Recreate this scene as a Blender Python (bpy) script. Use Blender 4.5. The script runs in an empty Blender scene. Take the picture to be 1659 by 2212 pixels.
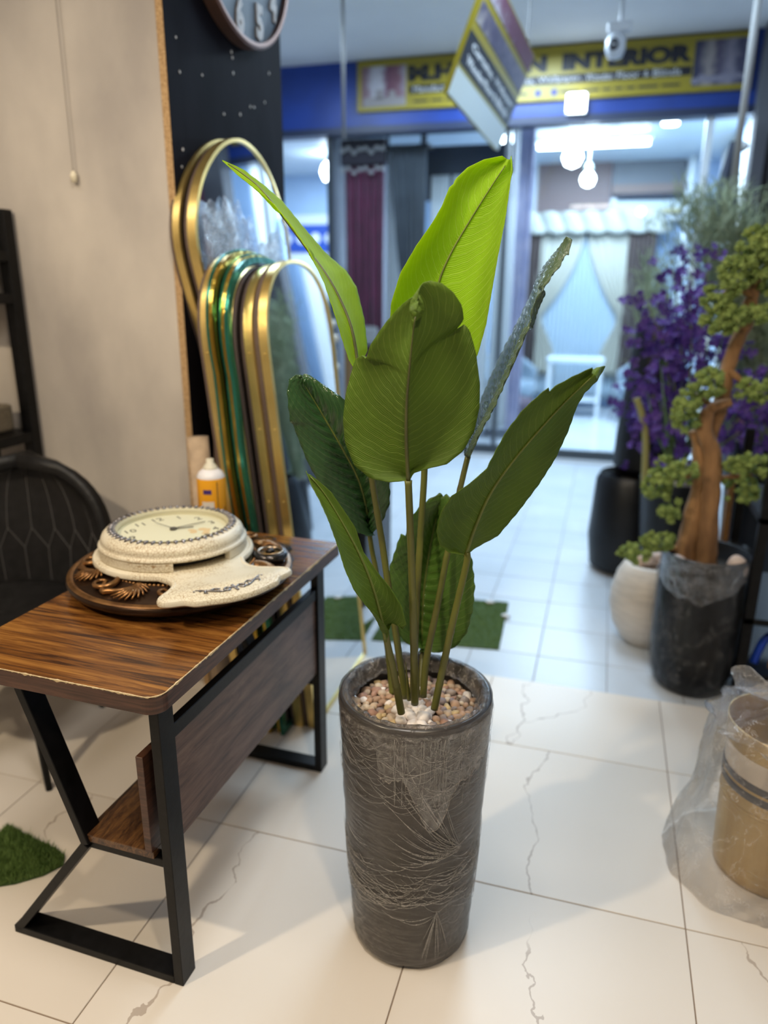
import bpy, bmesh, math, random
import numpy as np
from mathutils import Vector, Matrix, noise
from math import sin, cos, pi, radians

random.seed(7)
rng = np.random.default_rng(7)
SC = bpy.context.scene
COL = SC.collection

# ------------------------------------------------------------------ camera
W, H, F = 1659.0, 2212.0, 1584.3
YAW, PIT, ROLL, CH = radians(16.447), radians(16.937), radians(-.425), 1.48
_f = Vector((-sin(YAW)*cos(PIT), cos(YAW)*cos(PIT), -sin(PIT)))
_r = Vector((cos(YAW), sin(YAW), 0))
_d = _f.cross(_r)
RIGHT = cos(ROLL)*_r + sin(ROLL)*_d
DOWN = -sin(ROLL)*_r + cos(ROLL)*_d
cam = bpy.data.cameras.new('camera'); camo = bpy.data.objects.new('camera', cam); COL.objects.link(camo)
m = Matrix((RIGHT, -DOWN, -_f)).transposed().to_4x4(); m.translation = (0, 0, CH)
camo.matrix_world = m
cam.sensor_fit = 'VERTICAL'; cam.sensor_height = 36.0; cam.lens = F/H*36.0
cam.clip_start = .05; cam.clip_end = 60
cam.dof.use_dof = True; cam.dof.focus_distance = 1.40; cam.dof.aperture_fstop = 1.6
SC.camera = camo

def at(px, py, Y):
    'world point at depth Y behind a point of the photograph'
    v = RIGHT*((px-W/2)/F) + DOWN*((py-H/2)/F) + _f
    return Vector((0, 0, CH)) + v*(Y/v.y)

# ------------------------------------------------------------------ world, lights, exposure
w = bpy.data.worlds.new('world'); SC.world = w; w.use_nodes = True
w.node_tree.nodes['Background'].inputs[0].default_value = (.62, .74, .95, 1)
w.node_tree.nodes['Background'].inputs[1].default_value = .25
SC.view_settings.view_transform = 'Standard'; SC.view_settings.look = 'None'
SC.view_settings.exposure = 0.0; SC.view_settings.gamma = 1.0
SC.view_settings.use_curve_mapping = False

def lamp(name, kind, loc, energy, col, size=.2, target=None, size_y=None, spot=None):
    l = bpy.data.lights.new(name, kind); l.energy = energy; l.color = col
    if kind == 'AREA':
        l.size = size
        if size_y: l.shape = 'RECTANGLE'; l.size_y = size_y
    else:
        l.shadow_soft_size = size
    if spot: l.spot_size = radians(spot); l.spot_blend = .6
    o = bpy.data.objects.new(name, l); COL.objects.link(o); o.location = loc
    if target is not None:
        o.rotation_euler = (Vector(target)-Vector(loc)).to_track_quat('-Z', 'Y').to_euler()
    return o
WARM = (1, .82, .57); NEUT = (1, .93, .84); COOL = (.63, .82, 1)
lamp('shop_downlight', 'SPOT', (-1.75, -.15, 2.74), 125, WARM, .05, (-1.0, 1.4, .3), spot=120)
lamp('shop_downlight', 'SPOT', (.35, .1, 2.74), 62, WARM, .06, (.2, 1.5, .2), spot=125)
lamp('shop_panel_light', 'AREA', (-.45, .85, 2.76), 27, NEUT, .6, (-.45, .85, 0))
lamp('shop_panel_light', 'AREA', (-2.0, 1.15, 2.76), 6, NEUT, .5, (-1.9, 1.5, 0))
lamp('corridor_area_light', 'AREA', (-.2, 4.0, 3.3), 45, COOL, .9, (-.2, 4.0, 0))
lamp('corridor_area_light', 'AREA', (-2.6, 5.2, 3.3), 40, COOL, .8, (-2.6, 5.2, 0))
lamp('corridor_area_light', 'AREA', (-.9, 6.0, 3.3), 85, COOL, .8, (-.9, 6.0, 0))  # extra lamp added to brighten the shopfront curtains, no fitting built here
lamp('corridor_area_light', 'AREA', (2.3, 5.6, 3.3), 30, COOL, .8, (2.3, 5.6, 0))
lamp('store_area_light', 'AREA', (2.4, 8.2, 2.93), 120, COOL, 1.0, (2.4, 8.2, 0))
lamp('store_area_light', 'AREA', (.45, 7.9, 2.93), 55, COOL, .7, (.75, 8.0, 0))  # extra lamp added to brighten the curtains along the right store wall
lamp('store_area_light', 'AREA', (-.3, 8.6, 2.93), 135, COOL, 1.2, (-.3, 8.6, 0), 1.6)
lamp('store_area_light', 'AREA', (-3.6, 8.6, 2.93), 120, COOL, 1.0, (-3.6, 8.6, 0))

# ------------------------------------------------------------------ materials
MATS = {}
def mat(name, col, rough=.5, metal=0., spec=.5, nscale=0, namt=.15, bump=0, bscale=60, stretch=(1, 1, 1), col2=None, coat=0, emit=0, sheen=0, trans=0, detail=4):
    if name in MATS: return MATS[name]
    M = bpy.data.materials.new(name); M.use_nodes = True; MATS[name] = M
    nt = M.node_tree; N = nt.nodes; L = nt.links; b = N['Principled BSDF']
    c = (*col, 1)
    b.inputs['Base Color'].default_value = c; b.inputs['Roughness'].default_value = rough
    b.inputs['Metallic'].default_value = metal; b.inputs['Specular IOR Level'].default_value = spec
    b.inputs['Coat Weight'].default_value = coat; b.inputs['Coat Roughness'].default_value = .08
    if sheen: b.inputs['Sheen Weight'].default_value = sheen
    tc = N.new('ShaderNodeTexCoord'); mp = N.new('ShaderNodeMapping'); L.new(tc.outputs['Object'], mp.inputs[0])
    mp.inputs['Scale'].default_value = stretch
    if nscale:
        n = N.new('ShaderNodeTexNoise'); n.inputs['Scale'].default_value = nscale; n.inputs['Detail'].default_value = detail
        L.new(mp.outputs[0], n.inputs['Vector'])
        r = N.new('ShaderNodeValToRGB'); r.color_ramp.elements[0].position = .32; r.color_ramp.elements[1].position = .68
        k2 = (*col2, 1) if col2 else tuple(min(1, x*(1+namt)) for x in col)+(1,)
        k1 = c if col2 else tuple(x*(1-namt) for x in col)+(1,)
        r.color_ramp.elements[0].color = k1; r.color_ramp.elements[1].color = k2
        L.new(n.outputs[0], r.inputs[0]); L.new(r.outputs[0], b.inputs['Base Color'])
    if bump:
        n2 = N.new('ShaderNodeTexNoise'); n2.inputs['Scale'].default_value = bscale; n2.inputs['Detail'].default_value = 5
        L.new(mp.outputs[0], n2.inputs['Vector'])
        bp = N.new('ShaderNodeBump'); bp.inputs['Strength'].default_value = bump; bp.inputs['Distance'].default_value = .01
        L.new(n2.outputs[0], bp.inputs['Height']); L.new(bp.outputs[0], b.inputs['Normal'])
    if emit:
        b.inputs['Emission Color'].default_value = c; b.inputs['Emission Strength'].default_value = emit
    if trans:
        t = N.new('ShaderNodeBsdfTranslucent'); t.inputs[0].default_value = tuple(min(1, x*1.6) for x in col)+(1,)
        ms = N.new('ShaderNodeMixShader'); ms.inputs[0].default_value = trans
        L.new(b.outputs[0], ms.inputs[1]); L.new(t.outputs[0], ms.inputs[2]); L.new(ms.outputs[0], N['Material Output'].inputs[0])
    return M

def nodes(M): return M.node_tree.nodes, M.node_tree.links, M.node_tree.nodes['Principled BSDF']
def ramp(N, pts):
    r = N.new('ShaderNodeValToRGB'); e = r.color_ramp.elements
    while len(e) < len(pts): e.new(.5)
    for x, (p, c) in zip(e, pts): x.position = p; x.color = (*c, 1) if len(c) == 3 else c
    return r
def mth(N, L, op, a, b=None):
    n = N.new('ShaderNodeMath'); n.operation = op
    for i, v in enumerate((a, b)):
        if v is None: continue
        if isinstance(v, (int, float)): n.inputs[i].default_value = v
        else: L.new(v, n.inputs[i])
    return n.outputs[0]

def tile_mat(name, base, base2, veincol, vein=1., rough=.12, vs=1.1):
    M = mat(name, base, rough, 0, .5); N, L, b = nodes(M); b.inputs['Specular IOR Level'].default_value = .35
    tc = N['Texture Coordinate'] if 'Texture Coordinate' in N else N.new('ShaderNodeTexCoord')
    oi = N.new('ShaderNodeObjectInfo')
    ofs = N.new('ShaderNodeVectorMath'); ofs.operation = 'SCALE'; ofs.inputs[0].default_value = (13.1, 7.7, 3.3); L.new(oi.outputs['Random'], ofs.inputs['Scale'])
    ad = N.new('ShaderNodeVectorMath'); ad.operation = 'ADD'; L.new(tc.outputs['Object'], ad.inputs[0]); L.new(ofs.outputs[0], ad.inputs[1])
    sx = N.new('ShaderNodeSeparateXYZ'); L.new(tc.outputs['Object'], sx.inputs[0])
    def nz(sc, k, det=3):
        o_ = N.new('ShaderNodeVectorMath'); o_.operation = 'ADD'; L.new(ad.outputs[0], o_.inputs[0]); o_.inputs[1].default_value = (k, k*1.7, 0)
        n_ = N.new('ShaderNodeTexNoise'); n_.inputs['Scale'].default_value = sc; n_.inputs['Detail'].default_value = det; L.new(o_.outputs[0], n_.inputs['Vector']); return n_.outputs[0]
    R1 = oi.outputs['Random']
    v = None
    for k, (px_, py_, c0, th, wd) in enumerate(((1., .35, .05, .40, .0026), (.8, -.75, -.32, .50, .0020), (.25, 1., .12, .56, .0014))):
        rk = mth(N, L, 'FRACT', mth(N, L, 'MULTIPLY', R1, 7.3+5.1*k))
        l_ = mth(N, L, 'ADD', mth(N, L, 'MULTIPLY', sx.outputs[0], px_), mth(N, L, 'MULTIPLY', sx.outputs[1], mth(N, L, 'MULTIPLY', mth(N, L, 'SUBTRACT', rk, .2), py_)))
        l_ = mth(N, L, 'SUBTRACT', l_, mth(N, L, 'ADD', mth(N, L, 'MULTIPLY', rk, .5), c0))
        l_ = mth(N, L, 'ADD', l_, mth(N, L, 'MULTIPLY', mth(N, L, 'SUBTRACT', nz(3.5*vs, 3.+k), .5), .30))
        l_ = mth(N, L, 'ADD', l_, mth(N, L, 'MULTIPLY', mth(N, L, 'SUBTRACT', nz(22*vs, 9.+k), .5), .045))
        wv = mth(N, L, 'MULTIPLY', mth(N, L, 'MAXIMUM', mth(N, L, 'SUBTRACT', nz(9, 17.+k), .28), .02), wd*5)
        ln = mth(N, L, 'LESS_THAN', mth(N, L, 'ABSOLUTE', l_), wv)
        mk = ramp(N, [(th, (0, 0, 0)), (th+.09, (1, 1, 1))]); L.new(nz(2.4, 29.+k), mk.inputs[0])
        q_ = mth(N, L, 'MULTIPLY', mth(N, L, 'MULTIPLY', ln, mk.outputs[0]), .75*vein)
        v = q_ if v is None else mth(N, L, 'MAXIMUM', v, q_)
    n3 = N.new('ShaderNodeTexNoise'); n3.inputs['Scale'].default_value = 1.7; L.new(ad.outputs[0], n3.inputs['Vector'])
    rb = ramp(N, [(.3, base), (.7, base2)]); L.new(n3.outputs[0], rb.inputs[0])
    mx = N.new('ShaderNodeMixRGB'); L.new(v, mx.inputs[0]); L.new(rb.outputs[0], mx.inputs[1]); mx.inputs[2].default_value = (*veincol, 1)
    L.new(mx.outputs[0], b.inputs['Base Color'])
    return M

def wood_mat(name, c1, c2, c3, stretch, rough=.3, scale=6.):
    M = mat(name, c2, rough); N, L, b = nodes(M)
    tc = N['Texture Coordinate']; mp = N['Mapping']; mp.inputs['Scale'].default_value = stretch
    n = N.new('ShaderNodeTexNoise'); n.inputs['Scale'].default_value = scale; n.inputs['Detail'].default_value = 9; n.inputs['Roughness'].default_value = .66; n.inputs['Distortion'].default_value = 1.6
    L.new(mp.outputs[0], n.inputs['Vector'])
    r = ramp(N, [(.36, c1), (.5, c2), (.66, c3)]); L.new(n.outputs[0], r.inputs[0])
    n2 = N.new('ShaderNodeTexNoise'); n2.inputs['Scale'].default_value = scale*5; n2.inputs['Detail'].default_value = 3; L.new(mp.outputs[0], n2.inputs['Vector'])
    mx = N.new('ShaderNodeMixRGB'); mx.blend_type = 'MULTIPLY'; mx.inputs[0].default_value = .4
    r2 = ramp(N, [(.35, (.45, .4, .38)), (.55, (1, 1, 1))]); L.new(n2.outputs[0], r2.inputs[0])
    L.new(r.outputs[0], mx.inputs[1]); L.new(r2.outputs[0], mx.inputs[2]); L.new(mx.outputs[0], b.inputs['Base Color'])
    bp = N.new('ShaderNodeBump'); bp.inputs['Strength'].default_value = .08; L.new(n2.outputs[0], bp.inputs['Height']); L.new(bp.outputs[0], b.inputs['Normal'])
    return M

def film_mat(name, tint=(.9, .9, .92), density=.25, stretch=(1, 1, 1), scale=30, rough=.12, bump=.5, hi=.75, wid=.012, gloss=.5):
    'clear plastic film: mostly see-through, glossy, whitish where it is creased'
    M = mat(name, tint, rough, 0, .6); N, L, b = nodes(M)
    mp = N['Mapping']; mp.inputs['Scale'].default_value = stretch
    n = N.new('ShaderNodeTexNoise'); n.inputs['Scale'].default_value = scale; n.inputs['Detail'].default_value = 6; n.inputs['Roughness'].default_value = .65; n.inputs['Distortion'].default_value = .8
    L.new(mp.outputs[0], n.inputs['Vector'])
    bp = N.new('ShaderNodeBump'); bp.inputs['Strength'].default_value = bump; bp.inputs['Distance'].default_value = .012
    L.new(n.outputs[0], bp.inputs['Height']); L.new(bp.outputs[0], b.inputs['Normal'])
    d = mth(N, L, 'ABSOLUTE', mth(N, L, 'SUBTRACT', n.outputs[0], .5))
    r = ramp(N, [(0, (hi, hi, hi)), (wid, (density, density, density)), (.3, (density*.6,)*3)]); L.new(d, r.inputs[0])
    t = N.new('ShaderNodeBsdfTransparent'); ms = N.new('ShaderNodeMixShader')
    L.new(r.outputs[0], ms.inputs[0]); L.new(t.outputs[0], ms.inputs[1]); L.new(b.outputs[0], ms.inputs[2])
    gl = N.new('ShaderNodeBsdfGlossy'); gl.inputs['Roughness'].default_value = rough; L.new(bp.outputs[0], gl.inputs['Normal'])
    fr = N.new('ShaderNodeFresnel'); fr.inputs[0].default_value = 1.4; L.new(bp.outputs[0], fr.inputs['Normal'])
    m2 = N.new('ShaderNodeMixShader'); L.new(mth(N, L, 'MULTIPLY', fr.outputs[0], gloss), m2.inputs[0])
    L.new(ms.outputs[0], m2.inputs[1]); L.new(gl.outputs[0], m2.inputs[2])
    L.new(m2.outputs[0], N['Material Output'].inputs[0])
    return M

# ------------------------------------------------------------------ mesh helpers
class MB:
    def __init__(s): s.v = []; s.f = []; s.uv = None
    def add(s, vs, fs):
        o = len(s.v); s.v += [tuple(p) for p in vs]; s.f += [tuple(i+o for i in q) for q in fs]; return s
    def box(s, x0, x1, y0, y1, z0, z1, M=None):
        vs = [(x, y, z) for z in (z0, z1) for y in (y0, y1) for x in (x0, x1)]
        if M is not None: vs = [M @ Vector(p) for p in vs]
        return s.add(vs, [(0, 2, 3, 1), (4, 5, 7, 6), (0, 1, 5, 4), (2, 6, 7, 3), (0, 4, 6, 2), (1, 3, 7, 5)])
    def bar(s, a, b, w, h, up=(0, 0, 1)):
        'rectangular bar from a to b, w across, h along up'
        a = Vector(a); b = Vector(b); d = (b-a).normalized(); u = Vector(up); u = (u-d*u.dot(d)).normalized(); r = d.cross(u)
        vs = [p + r*(i*w/2) + u*(j*h/2) for p in (a, b) for i, j in ((-1, -1), (1, -1), (1, 1), (-1, 1))]
        return s.add(vs, [(0, 3, 2, 1), (4, 5, 6, 7), (0, 1, 5, 4), (1, 2, 6, 5), (2, 3, 7, 6), (3, 0, 4, 7)])
    def tube(s, pts, rad, n=10, cap=True):
        P = [Vector(p) for p in pts]; k = len(P)
        R = rad if hasattr(rad, '__len__') else [rad]*k
        vs = []; fs = []; u = None
        for i, p in enumerate(P):
            d = (P[min(i+1, k-1)]-P[max(i-1, 0)]).normalized()
            if u is None: u = d.orthogonal().normalized()
            else: u = (u-d*u.dot(d)).normalized()
            v = d.cross(u)
            vs += [p + (u*cos(2*pi*j/n)+v*sin(2*pi*j/n))*R[i] for j in range(n)]
        for i in range(k-1):
            for j in range(n):
                fs.append((i*n+j, i*n+(j+1) % n, (i+1)*n+(j+1) % n, (i+1)*n+j))
        if cap: fs += [tuple(range(n-1, -1, -1)), tuple((k-1)*n+j for j in range(n))]
        return s.add(vs, fs)
    def lathe(s, prof, n=48, c=(0, 0, 0), ax=1, ay=1, a0=0, a1=2*pi):
        vs = []; fs = []; full = abs(a1-a0-2*pi) < 1e-6; m = n if full else n+1
        for r, z in prof:
            for j in range(m):
                a = a0+(a1-a0)*j/n; vs.append((c[0]+r*ax*cos(a), c[1]+r*ay*sin(a), c[2]+z))
        for i in range(len(prof)-1):
            for j in range(n):
                k = (j+1) % m if full else j+1
                fs.append((i*m+j, i*m+k, (i+1)*m+k, (i+1)*m+j))
        return s.add(vs, fs)
    def prism(s, poly, M, h):
        'outline poly (2D) extruded by h along local z, placed by matrix M'
        n = len(poly)
        vs = [M @ Vector((x, y, 0)) for x, y in poly] + [M @ Vector((x, y, h)) for x, y in poly]
        fs = [tuple(range(n-1, -1, -1)), tuple(range(n, 2*n))] + [(i, (i+1) % n, n+(i+1) % n, n+i) for i in range(n)]
        return s.add(vs, fs)
    def blob(s, c, r, sub=1, jit=.0, sx=1, sy=1, sz=1, rot=None):
        V, Fs = ICO[sub]
        vs = []
        for p in V:
            q = Vector((p[0]*sx, p[1]*sy, p[2]*sz))*r*(1+jit*(random.random()-.5)*2)
            if rot is not None: q = rot @ q
            vs.append(Vector(c)+q)
        return s.add(vs, Fs)
    def grid(s, fn, nu, nv, close_u=False):
        vs = [fn(i/(nu if close_u else nu-1), j/(nv-1)) for j in range(nv) for i in range(nu)]
        fs = []
        for j in range(nv-1):
            for i in range(nu if close_u else nu-1):
                k = (i+1) % nu; fs.append((j*nu+i, j*nu+k, (j+1)*nu+k, (j+1)*nu+i))
        return s.add(vs, fs)
    def build(s, name, M, parent=None, smooth=False, bevel=0, solid=0, loc=None, rz=0, seg=2):
        me = bpy.data.meshes.new(name); me.from_pydata(s.v, [], s.f); me.update()
        me.materials.append(M)
        if smooth:
            me.polygons.foreach_set('use_smooth', [True]*len(me.polygons))
            if smooth == 'auto':
                try: me.set_sharp_from_angle(angle=radians(35))
                except Exception: pass
        o = bpy.data.objects.new(name, me); COL.objects.link(o)
        if parent is not None: o.parent = parent
        if loc is not None: o.location = loc
        if rz: o.rotation_euler.z = rz
        if solid:
            md = o.modifiers.new('solid', 'SOLIDIFY'); md.thickness = solid; md.offset = 0
        if bevel:
            md = o.modifiers.new('bevel', 'BEVEL'); md.width = bevel; md.segments = seg; md.limit_method = 'ANGLE'; md.angle_limit = radians(40)
        return o
def _ico():
    out = {}
    for k in (1, 2, 3):
        b = bmesh.new(); bmesh.ops.create_icosphere(b, subdivisions=k, radius=1)
        b.verts.ensure_lookup_table()
        out[k] = ([tuple(v.co) for v in b.verts], [tuple(v.index for v in f.verts) for f in b.faces]); b.free()
    return out
ICO = _ico()

def tag(o, label=None, cat=None, group=None, kind=None):
    if label: o['label'] = label
    if cat: o['category'] = cat
    if group: o['group'] = group
    if kind: o['kind'] = kind
    return o
def thing(name, label, cat, loc=(0, 0, 0), rz=0, group=None):
    o = bpy.data.objects.new(name, None); COL.objects.link(o); o.location = loc; o.rotation_euler.z = rz
    o.empty_display_size = .05
    return tag(o, label, cat, group)
def struct(o): o['kind'] = 'structure'; return o
def inst(o, parent=None, loc=None, name=None):
    c = o.copy(); COL.objects.link(c)
    if name: c.name = name
    if parent is not None: c.parent = parent
    if loc is not None: c.location = loc
    return c
def arc(cx, cy, r, a0, a1, n):
    return [(cx+r*cos(a0+(a1-a0)*i/n), cy+r*sin(a0+(a1-a0)*i/n)) for i in range(n+1)]
def catmull(P, n=8, closed=False):
    P = [Vector(p) for p in P]; out = []; k = len(P)
    for i in range(k if closed else k-1):
        g = (lambda j: P[j % k]) if closed else (lambda j: P[max(0, min(k-1, j))])
        a, b, c, d = g(i-1), g(i), g(i+1), g(i+2)
        for j in range(n):
            t = j/n
            out.append(.5*((2*b)+(c-a)*t+(2*a-5*b+4*c-d)*t*t+(3*b-a-3*c+d)*t**3))
    if not closed: out.append(P[-1])
    return out
def text_mesh(name, txt, size, M, parent, mtx, align='CENTER', bold=0., width=None, height=None, extrude=.001):
    cu = bpy.data.curves.new(name, 'FONT'); cu.body = txt; cu.size = size; cu.align_x = align; cu.align_y = 'CENTER'
    cu.offset = bold; cu.extrude = extrude; cu.resolution_u = 3
    tmp = bpy.data.objects.new(name+'_tmp', cu); COL.objects.link(tmp)
    bpy.context.view_layer.update()
    me = bpy.data.meshes.new_from_object(tmp.evaluated_get(bpy.context.evaluated_depsgraph_get()))
    bpy.data.objects.remove(tmp)
    xs = np.array([v.co[:] for v in me.vertices])
    cx = (xs[:, 0].max()+xs[:, 0].min())/2; cyy = (xs[:, 1].max()+xs[:, 1].min())/2
    sx = width/(xs[:, 0].max()-xs[:, 0].min()) if width else 1
    sy = height/(xs[:, 1].max()-xs[:, 1].min()) if height else 1
    for v in me.vertices: v.co = ((v.co.x-cx)*sx, (v.co.y-cyy)*sy, v.co.z)
    me.materials.clear(); me.materials.append(M)
    o = bpy.data.objects.new(name, me); COL.objects.link(o)
    if parent is not None: o.parent = parent
    o.matrix_local = mtx
    return o
def frame_mtx(o, x, y):
    'matrix with origin o, local x along x, local y along y'
    x = Vector(x).normalized(); y = Vector(y); y = (y-x*y.dot(x)).normalized(); z = x.cross(y)
    M = Matrix((x, y, z)).transposed().to_4x4(); M.translation = Vector(o); return M

# ================================================================== SETTING
TILE = tile_mat('porcelain_tile', (.74, .67, .59), (.79, .725, .65), (.40, .32, .26), 1., .34)
TILE2 = tile_mat('corridor_tile', (.50, .55, .60), (.58, .62, .67), (.45, .45, .47), .5, .30, 2.)
GROUT = mat('grout', (.26, .19, .14), .9)
fl = struct(MB().box(-2.75, 2.4, -2.2, 2.64, -.06, -.003).build('floor', GROUT))
GX = [.31+.6285*k for k in range(-5, 4)]; GY = [1.56+.6335*k for k in range(-6, 2)]
def tile(dx, dy): return MB().box(.0015, dx-.0015, .0015, dy-.0015, -.009, 0)
base = None
for i in range(len(GX)-1):
    for j in range(len(GY)):
        last = j == len(GY)-1
        if last:
            o = tile(.6285, 2.64-GY[j]).build('tile', TILE, fl, bevel=.001, seg=1, loc=(GX[i], GY[j], 0)) if i == 0 else inst(edge, fl, (GX[i], GY[j], 0))
            if i == 0: edge = o
        else:
            if base is None: base = o = tile(.6285, .6335).build('tile', TILE, fl, bevel=.001, seg=1, loc=(GX[i], GY[j], 0))
            else: inst(base, fl, (GX[i], GY[j], 0))
cf = struct(MB().box(-6, 3.5, 2.64, 6.86, -.1, -.043).build('floor_corridor', mat('corridor_grout', (.32, .31, .32), .9)))
base = None
for i in range(-10, 4):
    for j in range(-1, 14):
        x = .122+.2875*i; y = 2.942+.297*j; y0 = max(y, 2.645)
        if y+.297 > 6.9: continue
        if base is None: base = MB().box(.002, .2855, .002, .295, -.008, 0).build('tile', TILE2, cf, bevel=.001, seg=1, loc=(x, y0, -.04))
        else: inst(base, cf, (x, y0, -.04))
struct(MB().box(-6, 3.6, 6.86, 10.6, -.1, -.03).build('floor_store', mat('store_floor', (.62, .66, .70), .15, nscale=2, namt=.05)))

PLASTER = mat('plaster', (.36, .325, .30), .75, nscale=3.0, col2=(.55, .50, .445), bump=.12, bscale=25, stretch=(1, 1, .55), detail=8)
struct(MB().box(-2.75, -1.386, 2.25, 3.08, -.05, 3.37).build('wall_pillar', PLASTER))
wp = struct(MB().box(-1.386, -1.3615, 2.236, 3.09, 0, 2.9).build('wall_panel', mat('particleboard', (.30, .17, .07), .9, nscale=230, col2=(.62, .42, .22), bump=.5, bscale=260)))
LAM = mat('dark_laminate', (.006, .0055, .008), .65, 0, .03, nscale=9, col2=(.011, .0105, .015), bump=.05, bscale=80, stretch=(1, 1, .3))
MB().box(-1.3615, -1.3595, 2.2365, 3.0895, 0, 2.9).build('laminate', LAM, wp)
PLUG = mat('wall_plug', (.75, .73, .70), .8)
for px, py in ((380, 80), (388, 155), (437, 162), (504, 158), (581, 158), (500, 112), (541, 230), (549, 232), (572, 221), (395, 323), (393, 360), (412, 360), (404, 480), (519, 247), (484, 246), (447, 655), (502, 125)):
    v = RIGHT*((px-W/2)/F) + DOWN*((py-H/2)/F) + _f; p = Vector((0, 0, CH)) + v*(-1.3593/v.x)
    if 2.26 < p.y < 3.07:
        b = MB(); b.blob(p, .0045, 1, .35, .5, 1, 1.2); b.build('filled_screw_hole', PLUG, wp)
struct(MB().box(-2.85, -2.75, -2.2, 3.08, -.05, 2.8).build('wall_left', PLASTER))
struct(MB().box(-2.85, 2.5, -2.3, -2.2, -.05, 2.8).build('wall_back', mat('shop_wall', (.55, .50, .44), .8)))
struct(MB().box(2.4, 2.5, -2.2, 3.0, -.05, 2.8).build('wall_right', mat('shop_wall_2', (.50, .52, .56), .8)))
struct(MB().box(-2.85, 2.5, -2.3, 2.64, 2.8, 2.88).build('ceiling', mat('shop_ceiling', (.75, .73, .70), .9)))
CEIL = mat('corridor_ceiling_paint', (.64, .65, .66), .85, nscale=1.2, namt=.05)
struct(MB().box(-6, 3.5, 2.64, 6.95, 3.38, 3.46).build('ceiling_corridor', CEIL))
struct(MB().box(-6, 3.5, 2.64, 2.7, 2.8, 3.4).build('trim_1', CEIL))
struct(MB().box(3.5, 3.6, 2.64, 10.4, -.1, 3.46).build('wall_corridor_right', mat('shop_wall_2', (1, 1, 1))))
struct(MB().box(-6.1, -6, 2.64, 10.6, -.1, 3.46).build('wall_corridor_left', mat('shop_wall_2', (1, 1, 1))))

# ---- facade of the store across the corridor
BLUE = mat('blue_fascia_paint', (.012, .045, .26), .35, nscale=3, namt=.2)
DARKB = mat('dark_blue_metal', (.02, .03, .07), .35)
struct(MB().box(-6, 3.5, 6.9, 7.05, 2.86, 3.38).build('wall_fascia', BLUE))
struct(MB().box(-6, 3.5, 6.88, 7.05, 2.80, 2.86).build('trim_2', DARKB))
struct(MB().box(-6, 3.6, 10.3, 10.4, -.1, 3.2).build('wall_store_back', mat('pale_blue_wall', (.42, .58, .80), .6, nscale=1.5, namt=.08)))
struct(MB().box(1.30, 1.40, 6.9, 10.35, -.1, 3.3).build('wall_store_right', mat('pale_blue_wall', (1, 1, 1))))
struct(MB().box(-6, 3.6, 6.95, 10.35, 2.98, 3.05).build('ceiling_store', mat('store_ceiling', (.62, .72, .80), .5)))
struct(MB().box(-2.65, -2.58, 7.05, 10.3, -.1, 3.0).build('wall_partition', mat('partition', (.35, .36, .40), .6)))
FRAME = mat('grey_shopfront_metal', (.05, .06, .07), .35, metal=.3)
win = struct(MB().box(-2.6, .66, 6.93, 6.98, -.04, .05).build('window_1', FRAME))
GLASS = mat('shopfront_glass', (1, 1, 1), .02)
N, L, b_ = nodes(GLASS)
t_ = N.new('ShaderNodeBsdfTransparent'); t_.inputs[0].default_value = (.95, .98, 1, 1); g_ = N.new('ShaderNodeBsdfGlossy'); g_.inputs['Roughness'].default_value = .02
fr_ = N.new('ShaderNodeFresnel'); fr_.inputs[0].default_value = 1.45; ms_ = N.new('ShaderNodeMixShader')
L.new(mth(N, L, 'MULTIPLY', fr_.outputs[0], .6), ms_.inputs[0]); L.new(t_.outputs[0], ms_.inputs[1]); L.new(g_.outputs[0], ms_.inputs[2]); L.new(ms_.outputs[0], N['Material Output'].inputs[0])
MB().box(-2.58, -.98, 6.952, 6.958, .05, 2.8).build('pane', GLASS, win)
MB().box(-.94, .60, 6.952, 6.958, .05, 2.8).build('pane', GLASS, win)
WHITEF = mat('white_frame', (.72, .78, .82), .4)
MB().box(-.98, -.94, 6.93, 6.98, .05, 2.8).build('mullion', FRAME, win)
MB().box(.60, .66, 6.93, 6.99, .05, 2.8).build('mullion', WHITEF, win)
MB().box(-2.62, -2.58, 6.93, 6.98, -.04, 2.8).build('mullion', FRAME, win)

# ---- fascia sign
YEL = mat('yellow_sign', (.30, .235, .015), .4, nscale=1.5, namt=.05)
BLK = mat('black_print', (.012, .012, .02), .5)
WPR = mat('white_print', (.62, .62, .62), .5)
sg = thing('shop_sign', 'long yellow fascia sign with black lettering above the store across the corridor', 'sign', (-.71, 6.9, 2.97))
MB().box(-1.59, 1.59, -.035, 0, 0, .395).build('board', YEL, sg, bevel=.004)
S = lambda x, z, y=-.0365: frame_mtx((x, y, z), (1, 0, 0), (0, 0, 1))
text_mesh('lettering', 'M.HUSSAIN', .2, BLK, sg, S(-.545, .272), bold=.014, width=1.17, height=.125)
text_mesh('lettering', 'INTERIOR', .2, BLK, sg, S(.655, .272), bold=.014, width=.99, height=.125)
MB().box(-1.12, 1.15, -.0365, -.034, .118, .182).build('black_strip', BLK, sg)
x = -1.08
for wd in 'Manufacture of Sofa, Curtains, Wallpaper, Wooden Floor & Blinds'.split():
    l = .0342*len(wd); text_mesh('small_lettering', wd, .06, WPR, sg, S(x+l/2, .15, -.0385), width=l, height=.05 if len(wd) > 1 else .04); x += l+.034
x = -1.08
while x < 1.1:
    l = random.uniform(.05, .16)
    if not -.06 < x+l/2 < .16: MB().box(x, min(x+l, 1.12), -.0365, -.034, .05, .066).build('small_print', BLK, sg)
    x += l+.025
for x in (-.02, .11):
    MB().prism(arc(0, 0, .026, 0, 2*pi*.95, 19), S(x, .058), .001).build('round_logo', mat('navy_print', (.02, .03, .2), .5), sg)
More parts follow.
